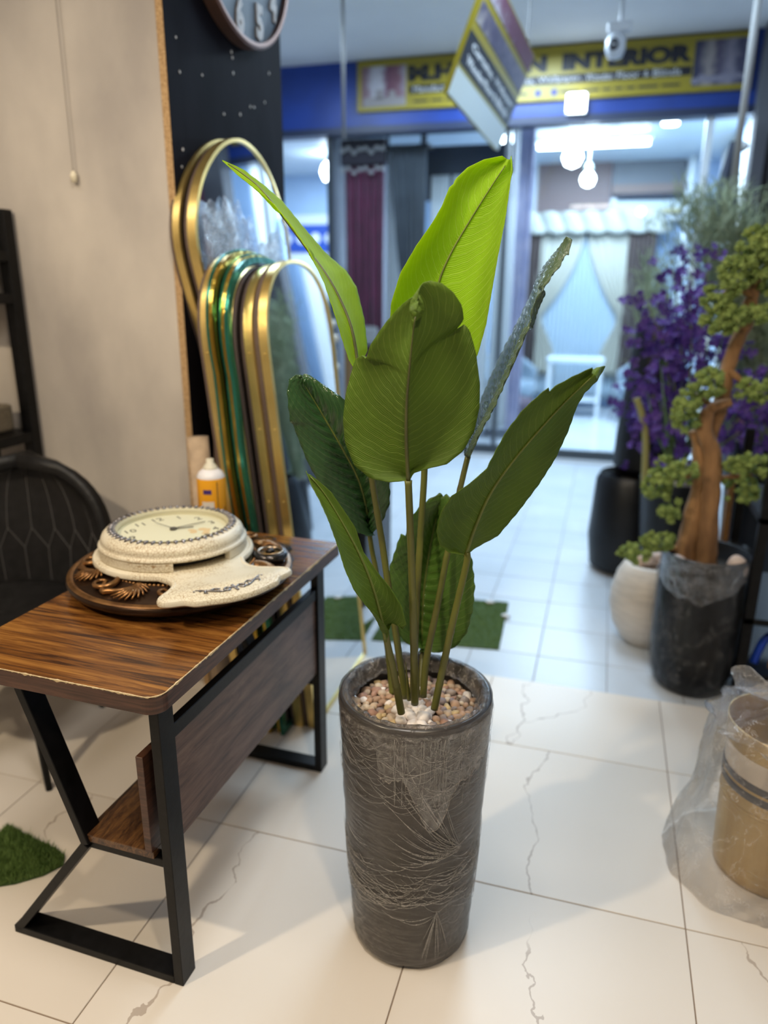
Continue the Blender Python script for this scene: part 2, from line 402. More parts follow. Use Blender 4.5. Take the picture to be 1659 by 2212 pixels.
PIC1 = mat('curtain_photo_print', (.30, .20, .22), .5); N, L, b_ = nodes(PIC1)
def photo_print(M, stops, scale):
    N, L, b_ = nodes(M); mp = N['Mapping']; mp.inputs['Scale'].default_value = (1, 1, 1)
    sx = N.new('ShaderNodeSeparateXYZ'); L.new(mp.outputs[0], sx.inputs[0])
    n = N.new('ShaderNodeTexNoise'); n.inputs['Scale'].default_value = 14; L.new(mp.outputs[0], n.inputs['Vector'])
    v = mth(N, L, 'ADD', mth(N, L, 'MULTIPLY', sx.outputs[0], scale), mth(N, L, 'MULTIPLY', n.outputs[0], .25))
    r = ramp(N, stops); L.new(v, r.inputs[0]); L.new(r.outputs[0], b_.inputs['Base Color'])
photo_print(PIC1, [(0, (.20, .11, .13)), (.22, (.22, .13, .15)), (.34, (.45, .43, .48)), (.52, (.48, .46, .50)), (.62, (.16, .06, .10)), (.85, (.22, .10, .13)), (1, (.38, .35, .40))], 2.2)
PIC2 = mat('room_photo_print', (.1, .1, .15), .5)
photo_print(PIC2, [(0, (.03, .03, .07)), (.2, (.04, .04, .09)), (.38, (.34, .30, .28)), (.5, (.07, .06, .11)), (.72, (.26, .24, .30)), (.85, (.06, .06, .12)), (1, (.12, .12, .18))], 2.2)
o = MB().box(0, .40, -.0365, -.034, 0, .31).build('photo_panel', PIC1, sg, loc=(-1.55, 0, .035))
b = MB(); b.box(.02, .39, -.0385, -.0364, 0, .07); b.box(.13, .2, -.0385, -.0364, .06, .13); b.lathe([(.03, 0), (.03, .05)], 10, (.28, -.0375, .07), 1, .03); b.build('printed_furniture', mat('printed_grey', (.30, .27, .27), .6), sg, loc=(-1.55, 0, .035))
o = MB().box(0, .40, -.0365, -.034, 0, .31).build('photo_panel', PIC2, sg, loc=(1.16, 0, .04))
b = MB()
for k in range(9): b.blob((.02+.045*k, -.037, .03+.03*random.random()), .03, 1, .2, 1, .03, .8)
b.build('printed_furniture', mat('printed_lilac', (.24, .23, .30), .6), sg, loc=(1.16, 0, .04))

# ---- blue-and-white fittings in the unit to the left
st = thing('display_wall', 'white display boards with blue bands in the unit behind the tall mirrors', 'display', (-4.1, 10.15, 0))
WB = mat('white_board', (.60, .66, .72), .5); BB = mat('royal_blue_board', (.02, .07, .36), .45)
MB().box(-.85, 1.5, .0, .1, 1.1, 2.45).build('board', WB, st, bevel=.004)
MB().box(-.85, 1.5, -.02, 0, 1.96, 2.32).build('blue_band', BB, st)
for k in range(11):
    MB().prism(arc(0, 0, .075, 0, 2*pi*.95, 14), frame_mtx((-.75+.21*k, -.021, 2.14), (1, 0, 0), (0, 0, 1)), .006).build('white_motif', WB, st)
MB().prism([(0, 0), (.26, 0), (.75, .86), (.55, .86)], frame_mtx((.2, -.012, 1.1), (1, 0, 0), (0, 0, 1)), .01).build('blue_ribbon', BB, st)
MB().prism([(.35, .0), (.62, .3), (.35, .5), (.15, .25)], frame_mtx((.2, -.016, 1.1), (1, 0, 0), (0, 0, 1)), .01).build('blue_ribbon', BB, st)
BROWN = mat('brown_board', (.16, .10, .08), .5)
MB().box(-.85, 1.5, -.35, .1, .0, 1.06).build('counter', BROWN, st, bevel=.006)
for k in range(12):
    tag(MB().box(0, .05, -.02, .12, 0, .26).build('sample_book', mat('book_%d' % (k % 4), [(.5, .55, .62), (.45, .40, .2), (.2, .35, .5), (.35, .2, .16)][k % 4], .6), None, bevel=.003, loc=(-3.9+.075*k, 9.9, 1.06)),
        'slim sample book in the row on the brown counter', 'book', 'sample books on the counter')

# ================================================================== STORE INTERIOR AND CORRIDOR
def curtain(name, p0, p1, zt, zb, pleats, amp, M, label=None, cat='curtain', group=None, parent=None, pinch=None, rail=True, solid=.004, kind=None):
    'pleated cloth hanging between ground points p0 and p1; pinch=(t, side, amount) gathers it towards one side'
    p0 = Vector((*p0, 0)); p1 = Vector((*p1, 0)); d = p1-p0; nrm = Vector((-d.y, d.x, 0)).normalized()
    def fn(u, v):
        z = zt+(zb-zt)*v; uu = u
        if pinch:
            t, side, am = pinch
            w = am*math.exp(-((v-t)/.22)**2) if v < t else am*(.55+.45*math.exp(-((v-t)/.18)**2))
            if v < t: w = am*(v/t)**1.7
            uu = side+(u-side)*(1-w)
        a = amp*(.55+.45*min(1, v*3))
        return p0+d*uu+nrm*(a*sin(2*pi*pleats*u+.6*sin(5*v+u*9)))+Vector((0, 0, z))
    o = MB().grid(fn, max(24, int(pleats*9)), 22).build(name, M, parent, smooth=True, solid=solid)
    if label: tag(o, label, cat, group)
    return o
MAROON = mat('maroon_velvet', (.15, .014, .055), .75, sheen=.4, nscale=6, namt=.25)
GREYC = mat('slate_curtain_cloth', (.10, .11, .125), .8, nscale=5, namt=.15)
SHEER = mat('white_sheer', (.78, .80, .80), .8, trans=.35)
CREAM = mat('cream_drape', (.62, .62, .55), .75, trans=.2)
BRND = mat('brown_drape', (.085, .065, .062), .8)
LILAC = mat('lilac_cloth', (.50, .47, .60), .8, nscale=9, col2=(.36, .36, .52))

c = thing('beaded_curtain', 'maroon velvet curtain topped by a dark beaded pelmet', 'curtain', (-2.3, 7.15, 0))
curtain('cloth', (-.22, 0), (.17, 0), 2.66, .1, 5, .035, MAROON, parent=c)
MB().box(-.24, .19, -.07, .02, 2.58, 2.80).build('pelmet', mat('dark_pelmet', (.03, .02, .03), .7), c, bevel=.01)
BEAD = mat('pearl_bead', (.50, .46, .44), .3)
for r_ in range(2):
    for k in range(8):
        bb = MB(); bb.blob((-.21+.055*k, -.085, 2.70-.17*r_+.02*sin(k*2.2)), .022, 2); bb.build('bead', BEAD, c, smooth=True)
for k in range(4):
    bb = MB(); bb.lathe([(0, 0), (.06, .012), (.03, .02), (0, .022)], 10); o = bb.build('rosette', BEAD, c, smooth=True); o.rotation_euler.x = pi/2; o.location = (.02+.06*(k % 2), -.05, 1.0+.07*(k//2))
curtain('slate_curtain', (-2.08, 7.2), (-1.74, 7.2), 2.72, .15, 6, .03, GREYC, 'slate grey pleated curtain hanging beside the maroon one', pinch=(.55, 1, .4))
curtain('sheer_curtain', (-2.16, 7.32), (-2.0, 7.32), 2.72, .15, 3, .02, SHEER, 'narrow white sheer showing between maroon and slate curtains')
cr = thing('curtain_rail', 'grey ceiling-hung rail carrying the slate and sheer curtains', 'rail', (-1.95, 7.26, 2.72))
MB().box(-.24, .24, -.09, .09, 0, .03).build('track', FRAME, cr, bevel=.004)
for x in (-.18, .18): MB().box(x-.012, x+.012, -.012, .012, .03, .26).build('bracket', FRAME, cr)
pmb = thing('pelmet_board', 'dark navy pelmet board above the white curtains', 'pelmet', (-1.465, 7.5, 2.30))
MB().box(-.485, .485, 0, .06, 0, .48).build('board', mat('navy_pelmet', (.025, .035, .055), .6), pmb, bevel=.01)
for x in (-.4, .4): MB().box(x-.015, x+.015, .02, .04, .48, .68).build('hanger', FRAME, pmb)
for k, (a, b2) in enumerate(((-1.76, -1.58), (-1.55, -1.36), (-1.33, -1.15), (-1.12, -.98))):
    curtain('sheer_curtain', (a, 7.488), (b2, 7.488), 2.52, .12, 4, .02, SHEER, 'white pleated sheer curtain hanging under the navy pelmet board', group='sheers under the navy pelmet')
curtain('lilac_curtain', (-.93, 7.5), (-.80, 7.55), 2.98, .1, 3, .02, LILAC, 'narrow lilac patterned curtain beside the shopfront mullion')
curtain('sheer_curtain', (-1.02, 7.62), (-.95, 7.62), 2.98, .1, 3, .015, SHEER, 'narrow white curtain strip right behind the lilac curtain')

# display window at the back
dw = thing('curtain_display', 'dressed window with cream swags, brown drapes and a scalloped white pelmet', 'curtains', (-.33, 10.15, 0))
MB().box(-.62, .62, .02, .06, .35, 2.2).build('backing', mat('sheer_blue_backing', (.50, .62, .72), .7), dw)
curtain('sheer', (-.62, -.02), (.62, -.02), 2.2, .1, 22, .018, mat('pale_blue_sheer', (.40, .50, .58), .8), parent=dw)
curtain('cream_swag', (-.66, -.07), (-.05, -.07), 2.2, .4, 7, .03, CREAM, parent=dw, pinch=(.58, 0, .78))
curtain('cream_swag', (-.02, -.07), (.55, -.07), 2.2, .4, 7, .03, CREAM, parent=dw, pinch=(.58, 1, .78))
curtain('brown_drape', (-.86, -.12), (-.58, -.12), 2.2, .1, 6, .03, BRND, parent=dw)
curtain('brown_drape', (.48, -.12), (.80, -.12), 2.2, .1, 6, .03, BRND, parent=dw)
PELM = mat('white_satin_pelmet', (.46, .48, .44), .55)
for k in range(7):
    x0 = -.86+.243*k
    def fn(u, v, x0=x0):
        return Vector((x0+.243*(u*1.0)+.10*(1-v), -.17-.05*sin(pi*u)*(.4+.6*v), 2.17+.22*v-.03*sin(pi*u)*(1-v)+.02*sin(pi*u)*v))
    MB().grid(fn, 9, 7).build('pelmet_scallop', PELM, dw, smooth=True, solid=.006)
MB().box(-.84, .84, -.16, -.02, 2.2, 2.36).build('pelmet_box', mat('grey_pelmet_box', (.40, .42, .42), .6), dw, bevel=.005)

bl = thing('wooden_blind', 'brown slatted blind mounted above the dressed window', 'blind', (-.57, 10.2, 0))
SLAT = mat('blind_slat', (.24, .17, .165), .5)
o0 = None
for k in range(24):
    z = 2.42+.0275*k
    if o0 is None: o0 = MB().box(-.45, .45, -.025, .0, -.011, .011).build('slat', SLAT, bl, loc=(0, 0, z))
    else: inst(o0, bl, (0, 0, z))
MB().box(-.47, .47, -.03, .01, 3.07-.0, 3.10-.14+.0 if False else 3.10).build('headrail', SLAT, bl)
rb = thing('roller_blind', 'grey and brown striped roller blind on the back wall', 'blind', (.30, 10.2, 0))
for z0, z1, cc in ((2.72, 3.0, (.20, .21, .23)), (2.62, 2.72, (.28, .21, .19)), (2.57, 2.62, (.06, .06, .08))):
    MB().box(-.41, .42, -.03, 0, z0, z1).build('cloth_band', mat('blind_%d' % int(z0*100), cc, .7), rb)
rb = thing('roller_blind', 'cream and yellow striped roller blind under the grey one', 'blind', (.30, 10.2, 0))
for z0, z1, cc in ((2.44, 2.53, (.60, .68, .70)), (2.38, 2.44, (.55, .50, .28)), (2.345, 2.38, (.10, .14, .24))):
    MB().box(-.41, .42, -.03, 0, z0, z1).build('cloth_band', mat('blind_%d' % int(z0*100), cc, .7), rb)
struct(MB().box(-1.05, 1.3, 10.12, 10.3, 2.30-.13+.13, 2.345).build('trim_3', WHITEF))
for x in (-1.06, -.11, .74): struct(MB().box(x, x+.06, 10.18, 10.3, 2.345, 3.0).build('trim_4', WHITEF))
curtain('wall_curtain', (.72, 9.7), (.80, 9.7), 2.95, .1, 3, .02, WHITEF, 'narrow white curtain strip at the corner of the back wall')
for k in range(4):
    y0 = 9.2-.55*k
    curtain('wall_curtain', (1.06, y0+.5), (1.06, y0), 2.96, .1, 5, .03, [SHEER, CREAM, mat('icy_blue_cloth', (.45, .60, .78), .8), SHEER][k],
            ['white sheer hanging deepest along the right store wall', 'cream curtain hanging along the right store wall', 'icy blue curtain hanging along the right store wall', 'white sheer hanging by the entrance along the right store wall'][k])

# furniture in the store
GB = mat('blue_grey_velvet', (.20, .27, .34), .6, sheen=.3, nscale=8, namt=.2)
def armchair(loc, rz, label):
    a = thing('armchair', label, 'armchair', loc, rz)
    def back(u, v):
        an = pi*(.08+.84*u); r = .33+.03*v
        return Vector((r*cos(an), r*sin(an)*.9, .28+v*(.28+.22*sin(pi*u)**1.2)))
    MB().grid(back, 25, 9).build('backrest', GB, a, smooth=True, solid=.09)
    MB().lathe([(0, .26), (.27, .26), (.31, .30), (.31, .40), (.28, .44), (0, .455)], 28).build('seat', GB, a, smooth=True)
    for s in (-1, 1):
        for q in (-1, 1): MB().tube([(s*.2, q*.2, .28), (s*.25, q*.25, 0)], [.018, .012], 8).build('leg', mat('chrome_leg', (.5, .52, .55), .25, .9), a)
    return a
armchair((-1.10, 9.25, -.03), .5, 'blue grey tub armchair at the left end of the white table')
armchair((.44, 9.3, -.03), -.5, 'blue grey tub armchair at the right end of the white table')
tb = thing('side_table', 'long white table standing before the dressed window', 'table', (-.35, 9.5, -.03))
MB().box(-.34, .34, -.2, .2, .66, .72).build('tabletop', mat('white_lacquer', (.62, .70, .76), .3), tb, bevel=.01)
for s in (-1, 1):
    for q in (-1, 1): MB().box(s*.30-.02, s*.30+.02, q*.16-.02, q*.16+.02, 0, .66).build('leg', WHITEF, tb)
MB().box(-.3, .3, -.17, .17, .2, .23).build('shelf', WHITEF, tb)
def ottoman(loc, r, label, cc):
    a = thing('ottoman', label, 'ottoman', loc)
    M_ = mat('ottoman_%d' % int(r*100), cc, .6)
    MB().lathe([(0, .12), (r*.95, .12), (r, .16), (r, .33), (r*.93, .39), (0, .41)], 32).build('cushion', M_, a, smooth=True)
    for k in range(4): MB().tube([(r*.7*cos(k*pi/2+.7), r*.7*sin(k*pi/2+.7), .13), (r*.75*cos(k*pi/2+.7), r*.75*sin(k*pi/2+.7), 0)], .016, 8).build('leg', FRAME, a)
    bd = MB().lathe([(r*1.005, .235), (r*1.02, .245), (r*1.005, .255)], 32).build('piping', mat('ottoman_piping', (.02, .02, .025), .6), a)
ottoman((-1.0, 8.0, -.03), .30, 'dark plum round ottoman beside the shopfront', (.07, .045, .07))
ottoman((-1.15, 8.62, -.03), .24, 'pale grey round ottoman behind the plum one', (.33, .34, .36))
def vase(loc, prof, M, label, name='vase', cat='vase', sc=1):
    return tag(MB().lathe([(r*sc, z*sc) for r, z in prof], 36).build(name, M, None, smooth=True, loc=loc), label, cat)
sf = thing('sofa', 'low navy patterned sofa against the store partition', 'sofa', (-2.02, 8.45, -.03))
NAVY = mat('navy_upholstery', (.03, .045, .10), .7, nscale=20, col2=(.15, .18, .26))
MB().box(-.45, .45, -.75, .75, .12, .42).build('seat', NAVY, sf, bevel=.05, seg=3)
MB().box(-.5, -.25, -.8, .8, .3, .85).build('backrest', NAVY, sf, bevel=.06, seg=3)
for s in (-1, 1): MB().box(-.45, .45, s*.78-.1, s*.78+.1, .1, .6).build('armrest', NAVY, sf, bevel=.05, seg=3)
for s in (-1, 1):
    for q in (-1, 1): MB().box(s*.38-.03, s*.38+.03, q*.7-.03, q*.7+.03, 0, .13).build('leg', FRAME, sf)

# lamps in the store
GLOW = mat('lamp_glow', (.85, .95, 1), .5, emit=14)
def pendant(p, r, drop, label):
    a = thing('pendant_lamp', label, 'lamp', p, group=None)
    bb = MB(); bb.lathe([(0, -r), (r*.7, -r*.72), (r, 0), (r*.8, r*.6), (r*.35, r*1.05), (.02, r*1.3)], 24); bb.build('bulb', GLOW, a, smooth=True)
    MB().lathe([(.0, r*1.2), (.05, r*1.2), (.03, r*2), (.0, r*2.1)], 16).build('cap', mat('pale_green_metal', (.45, .55, .52), .4), a, smooth=True)
    MB().tube([(0, 0, r*2), (0, 0, drop)], .006, 6).build('cord', WHITEF, a)
p = at(1270, 388, 8.6); pendant(p, .075, 2.98-p.z, 'lower glowing pendant bulb on a pale cap in the store')
p = at(1237, 340, 8.4); pendant(p, .10, 2.98-p.z, 'larger round glowing bulb beside the lower pendant')
p = at(715, 372, 8.8); pendant(p, .12, 2.98-p.z, 'round glowing bulb in front of the white display boards')
p = at(1098, 306, 8.2); pendant(p, .07, 2.98-p.z, 'small glowing bulb behind the corner of the hanging sign')
tl = thing('tube_light', 'long white tube light under the store ceiling', 'lamp', (.12-.47, 8.5, 2.90))
MB().tube([(-.52, 0, 0), (.58, 0, 0)], .028, 12).build('tube', GLOW, tl, smooth=True)
MB().box(-.55, .61, -.03, .03, .035, .075).build('housing', WHITEF, tl)
for x in (-.4, .45): MB().box(x-.015, x+.015, -.015, .015, .02, .05).build('clip', WHITEF, tl)
p = at(1450, 252, 7.9); dl = thing('ceiling_lamp', 'small round ceiling lamp near the right store wall', 'lamp', (p.x, p.y, 2.98))
MB().lathe([(0, -.05), (.07, -.045), (.075, -.02)], 24).build('diffuser', GLOW, dl, smooth=True)
MB().lathe([(.075, -.025), (.085, -.02), (.085, 0), (0, 0)], 24).build('rim', WHITEF, dl)
p = at(1245, 222, 6.822); dl = thing('panel_lamp', 'square white lamp mounted on the blue fascia', 'lamp', p)
MB().box(-.075, .075, -.02, .02, -.07, .07).build('diffuser', GLOW, dl, bevel=.015)
MB().box(-.08, .08, .02, .042, -.075, .075).build('housing', WHITEF, dl)

# dome camera under the corridor ceiling
p = at(1330, 98, 5.6); cc = thing('security_camera', 'white bulb-shaped security camera with a black lens under the corridor ceiling', 'camera', p)
MB().lathe([(0, -.085), (.045, -.07), (.062, -.03), (.062, .03), (.04, .07), (0, .085)], 24).build('body', mat('white_plastic', (.52, .54, .58), .35), cc, smooth=True)
o = MB().lathe([(0, .0), (.032, .0), (.032, .03), (.022, .034), (0, .034)], 20).build('lens', mat('black_lens', (.01, .01, .02), .15), cc, smooth=True); o.rotation_euler = (pi/2, 0, 0); o.location = (-.012, -.045, -.01)
MB().box(-.06, .09, -.03, .03, .07, .13).build('bracket', mat('white_plastic', (1, 1, 1)), cc, bevel=.01)
MB().tube([(.02, 0, .12), (.02, 0, 3.38-p.z)], .012, 8).build('stem', mat('white_plastic', (1, 1, 1)), cc)
cab = [at(830, 0, 5.45), at(760, 40, 5.4), at(680, 75, 5.3), at(610, 100, 5.2)]
cab = [Vector((q.x, q.y, 3.36)) for q in cab]
tag(MB().tube(catmull(cab, 6), .012, 6).build('ceiling_cable', mat('grey_cable', (.22, .23, .25), .6), None, smooth=True), 'grey cable clipped along the corridor ceiling', 'cable')
for px, dz in ((1235, .0), (1205, .02)):
    q = at(px, 95, 5.3)
    tag(MB().tube(catmull([(q.x, q.y, 3.38), (q.x+.01, q.y, 3.3), (q.x+.03, q.y+.03, 3.22)], 5), .006, 6).build('hanging_wire', mat('pale_wire', (.45, .45, .45), .6), None, smooth=True), 'short loose white wire hanging from the corridor ceiling', 'wire', 'loose ceiling wires')

# hanging sign in the corridor
BL_, BR_ = at(967, 200, 4.2), at(1075, 325, 5.4)
up0 = at(1022, 42, 4.2)-BL_
xa = (BR_-BL_); Lx = xa.length; xa.normalize(); ya = (up0-xa*up0.dot(xa)); ya.normalize()
Hs = up0.length*1.72
hs = thing('hanging_sign', 'tilted yellow, black and white sign board hanging from the corridor ceiling', 'sign', BL_)
Mh = frame_mtx((0, 0, 0), xa, ya)
def hbox(x0, x1, y0, y1, z0, z1): return MB().box(x0, x1, y0, y1, z0, z1, Mh)
hbox(0, Lx, 0, Hs, -.03, 0).build('board', YEL, hs)
WS = mat('sign_white', (.52, .55, .50), .3)
hbox(.0, Lx, 0, Hs*.22, 0, .003).build('white_row', WS, hs)
hbox(.0, Lx, Hs*.26, Hs*.52, 0, .003).build('black_row', BLK, hs)
hbox(.02, Lx-.02, Hs*.60, Hs*.76, 0, .003).build('photo_row', PIC2, hs)
hbox(.02, Lx-.02, Hs*.82, Hs*.98, 0, .003).build('photo_row', PIC1, hs)
for wd, q, l in (('Curtains,', .28, .40), ('Wallpaper', .73, .42)):
    text_mesh('lettering', wd, .1, WPR, hs, Mh @ Matrix.Translation((Lx*q, Hs*.44, .0035)), bold=.004, width=Lx*l, height=Hs*.07)
for wd, q, l in (('Wooden', .22, .30), ('Floor', .48, .19), ('&', .61, .05), ('Blinds', .78, .25)):
    text_mesh('lettering', wd, .1, WPR, hs, Mh @ Matrix.Translation((Lx*q, Hs*.33, .0035)), bold=.004, width=Lx*l, height=Hs*.07)
for q in (.15, .85):
    a = Mh @ Vector((Lx*q, Hs, -.015)); MB().tube([a, (a.x, a.y, 3.38-BL_.z)], .004, 6).build('hanger', FRAME, hs)

# tall thin pole and hanging wire in the corridor
q = at(1640, 0, 4.6)
tag(MB().tube([(at(1597, 300, 4.6).x, 4.6, at(1597, 300, 4.6).z-.25), (at(1597, 300, 4.6).x, 4.6, 3.38)], .019, 10).build('grey_pole', mat('grey_pole', (.36, .36, .36), .5), None, smooth=True), 'pale grey pole hanging from the corridor ceiling beside the dark drapes', 'pole')
q = at(742, 200, 5.2)
tag(MB().tube([(q.x, 5.2, at(742, 300, 5.2).z), (q.x, 5.2, 3.38)], .012, 8).build('hanging_rod', mat('grey_rod', (.25, .25, .25), .5), None, smooth=True), 'thin grey rod hanging in front of the blue fascia', 'rod')

# ================================================================== DESK
WOODT = wood_mat('walnut_top', (.035, .011, .004), (.165, .062, .014), (.33, .145, .03), (.7, 11, 6), .24, 3.2)
WOODE = wood_mat('walnut_edge', (.03, .012, .008), (.075, .032, .02), (.12, .052, .03), (1, 1, 12), .4, 4.)
WOODP = wood_mat('walnut_panel', (.045, .022, .015), (.115, .062, .045), (.165, .10, .075), (6, .9, 7), .42, 4.)
BLKM = mat('black_steel', (.0045, .0045, .005), .4, 0, .2, nscale=40, namt=.4, bump=.03, bscale=90)
CHIP = mat('raw_chipboard', (.55, .42, .24), .9, nscale=300, namt=.2)
dk = thing('desk', 'small walnut desk with black angular steel legs and a side panel', 'desk', (-.765, 1.07, 0), radians(-1.4))
x0, x1, y0, y1, R_ = -.50, .017, -.028, .915, .034
out = arc(x1-R_, y0+R_, R_, -pi/2, 0, 8)+arc(x1-.008, y1-.008, .008, 0, pi/2, 3)+arc(x0+.008, y1-.008, .008, pi/2, pi, 3)+arc(x0+R_, y0+R_, R_, pi, 1.5*pi, 8)
tt = MB().prism(out, Matrix.Translation((0, 0, .7005)), .0375).build('edge_band', WOODE, dk, bevel=.0015, seg=1)
MB().prism([(x*1, y) for x, y in out], Matrix.Translation((0, 0, .7375)), .0025).build('tabletop', WOODT, dk)
# worn, chipped line along the front and right edges
def chip_ribbon(pts, w0):
    b = MB(); vs = []; n = len(pts)
    for i, (x, y) in enumerate(pts):
        a = pts[max(0, i-1)]; c = pts[min(n-1, i+1)]; d = Vector((c[0]-a[0], c[1]-a[1], 0)).normalized(); nn = Vector((-d.y, d.x, 0))
        k = noise.noise(Vector((x*40, y*40, 1))); k2 = noise.noise(Vector((x*140, y*140, 5)))
        w = w0*(.55+max(0, k)*2.2+max(0, k2)*1.2); dn = .0012+max(0, k)*.006+max(0, k2)*.004
        p = Vector((x, y, .7403))
        vs += [p+nn*w, p-nn*.0006, p-nn*.0008-Vector((0, 0, dn))]
    fs = [f for i in range(n-1) for f in ((i*3, i*3+3, i*3+4, i*3+1), (i*3+1, i*3+4, i*3+5, i*3+2))]
    return b.add(vs, fs)
P = [(x0+R_+(x1-R_-x0-R_)*i/120, y0) for i in range(120)]+arc(x1-R_, y0+R_, R_, -pi/2, 0, 16)+[(x1, y0+R_+(y1-.01-y0-R_)*i/160) for i in range(160)]
chip_ribbon(P, .0016).build('chipped_edge', CHIP, dk)
for yb in (0, .79):
    B = lambda nm, mb: mb.build(nm, BLKM, dk, bevel=.0015, seg=1)
    B('post', MB().box(-.028, -.005, yb, yb+.05, 0, .701))
    B('foot_bar', MB().box(-.468, -.028, yb, yb+.05, 0, .021))
    yc = yb+.025
    B('lower_brace', MB().bar((-.458, yc, .012), (-.225, yc, .318), .05, .02, (1, 0, 0)))
    B('upper_brace', MB().bar((-.225, yc, .318), (-.352, yc, .701), .05, .02, (1, 0, 0)))
    B('shelf_bar', MB().box(-.23, -.028, yb+.012, yb+.04, .303, .323))
MB().box(-.235, -.055, .008, .835, .323, .341).build('shelf', wood_mat('walnut_shelf', (.035, .015, .008), (.10, .045, .018), (.19, .09, .03), (9, 2, 8), .3), dk, bevel=.001, seg=1)
MB().box(-.072, -.055, .004, .835, .341, .575).build('inner_board', WOODE, dk, bevel=.001, seg=1)
MB().box(-.031, -.014, .045, .822, .355, .598).build('side_panel', WOODP, dk, bevel=.001, seg=1)
MB().box(-.031, -.010, .045, .80, .599, .632).build('rail', BLKM, dk, bevel=.0015, seg=1)
for z in (.40, .49):
    o = MB().lathe([(0, 0), (.008, 0), (.007, .004), (0, .005)], 14).build('bolt', mat('bolt_steel', (.3, .3, .3), .35, .8), dk, smooth=True); o.rotation_euler.y = pi/2; o.location = (-.013, .812, z)
tag(MB().tube(catmull([(0, 0, 0), (.004, .012, .02), (-.002, .02, .045), (.0, .034, .05), (.003, .04, .02), (0, .05, .003)], 6), .003, 6).build('white_cable_end', mat('white_cable', (.7, .68, .66), .5), None, smooth=True, loc=(-.853, 1.30, .345)), 'short loop of white cable on the desk shelf', 'cable')

# ================================================================== CLOCKS ON THE DESK
BRZ = mat('dark_bronze', (.028, .014, .009), .30, .7, nscale=22, col2=(.055, .028, .014))
BRH = mat('bronze_highlight', (.16, .075, .028), .32, .8, nscale=30, col2=(.34, .17, .06))
bz = thing('bronze_clock', 'dark bronze ornate round clock lying flat under the cream one', 'clock', (-1.02, 1.585, .7415))
MB().lathe([(0, 0), (.22, 0), (.262, .008), (.283, .022), (.287, .032), (.28, .041), (.262, .044), (.20, .054), (.196, .058), (.186, .058), (.182, .052), (0, .05)], 96).build('case', BRZ, bz, smooth=True)
b = MB()
for k in range(110):
    a = 2*pi*k/110; b.blob((.191*cos(a), .191*sin(a), .0585), .0042, 1, 0, 1.2, 1.2, 1)
b.build('beaded_ring', BRH, bz, smooth=True)
MB().lathe([(.268, .043), (.276, .046), (.284, .040)], 96).build('rim_edge', BRH, bz, smooth=True)
def rel(a, r, z=.049): return Vector((r*cos(a), r*sin(a), z+ (.262-r)*.15))
for k in range(8):
    A = 2*pi*k/8+.30
    sp = []
    for i in range(26):
        t = i/25; th = -1.2+5.4*t; rr = .036*(1-.72*t); sp.append(rel(A+(.02+rr*cos(th))/.23, .226+rr*sin(th), .052+.004*sin(pi*t)))
    MB().tube(sp, [.0078*(1-.5*i/25) for i in range(26)], 7).build('scroll', BRH, bz, smooth=True)
    ln = [rel(A+.06+.40*t, .214+.038*sin(pi*t*1.0)**1.0*(1 if t < .5 else .8), .051) for t in np.linspace(0, 1, 16)]
    MB().tube(ln, [.0085*(1-.55*abs(2*i/15-1)) for i in range(16)], 7).build('stem_scroll', BRH, bz, smooth=True)
    fan = MB()
    for q in range(9):
        th = -1.1+.3*q
        c0 = (A+.47, .220); pts = []
        for i in range(7):
            t = i/6; r = .046*t; pts.append(rel(c0[0]+(r*cos(th+.9*t))/.23, c0[1]+r*sin(th+.9*t), .05+.006*sin(pi*t)))
        fan.tube(pts, [.0045*(.5+sin(pi*min(1, i/6+.15))) for i in range(7)], 6)
    fan.build('acanthus_leaf', BRH, bz, smooth=True)
MB().lathe([(0, .0525), (.181, .0525)], 64).build('dial', mat('smoky_dial', (.10, .085, .05), .15), bz)

CRK = mat('crackled_cream', (.62, .55, .40), .42); N, L, b_ = nodes(CRK)
vo = N.new('ShaderNodeTexVoronoi'); vo.feature = 'DISTANCE_TO_EDGE'; vo.inputs['Scale'].default_value = 125; L.new(N['Mapping'].outputs[0], vo.inputs['Vector'])
nz = N.new('ShaderNodeTexNoise'); nz.inputs['Scale'].default_value = 9; L.new(N['Mapping'].outputs[0], nz.inputs['Vector'])
r1 = ramp(N, [(0, (.30, .18, .07)), (.07, (.66, .60, .46))]); L.new(vo.outputs['Distance'], r1.inputs[0])
mx = N.new('ShaderNodeMixRGB'); r2 = ramp(N, [(.40, (0, 0, 0)), (.54, (1, 1, 1))]); L.new(nz.outputs[0], r2.inputs[0])
L.new(r2.outputs[0], mx.inputs[0]); mx.inputs[1].default_value = (.66, .60, .47, 1); L.new(r1.outputs[0], mx.inputs[2]); L.new(mx.outputs[0], b_.inputs['Base Color'])
SLV = mat('antique_silver', (.42, .41, .43), .28, .9, nscale=90, col2=(.10, .09, .10))
phi = math.atan2(-.58, .81)
cc = thing('cream_clock', 'crackled cream pendulum clock lying face up on the bronze clock', 'clock', (-1.05, 1.60, .804), phi)
side = [(.17, .115), (.205, .103), (.235, .106), (.262, .128), (.283, .155), (.302, .168), (.322, .166), (.334, .147), (.343, .122), (.362, .105), (.373, .075), (.385, .035), (.388, 0)]
a_s = math.atan2(.115, .17)
circ = arc(0, 0, .2053, a_s, 2*pi-a_s, 44)
lowr = [(x, -y) for x, y in side[1:]]
sm = [tuple(q[:2]) for q in catmull([(x, y, 0) for x, y in lowr[:-1]]+[(x, y, 0) for x, y in reversed(side[1:])], 4)]
outl = circ+sm
def inset(poly, k):
    c = [Vector(p) for p in poly]; n = len(c); o = []
    for i in range(n):
        d = (c[(i+1) % n]-c[i-1]); d.normalize(); o.append(c[i]+Vector((-d.y, d.x))*k)
    return o
b = MB(); n = len(outl); vs = []
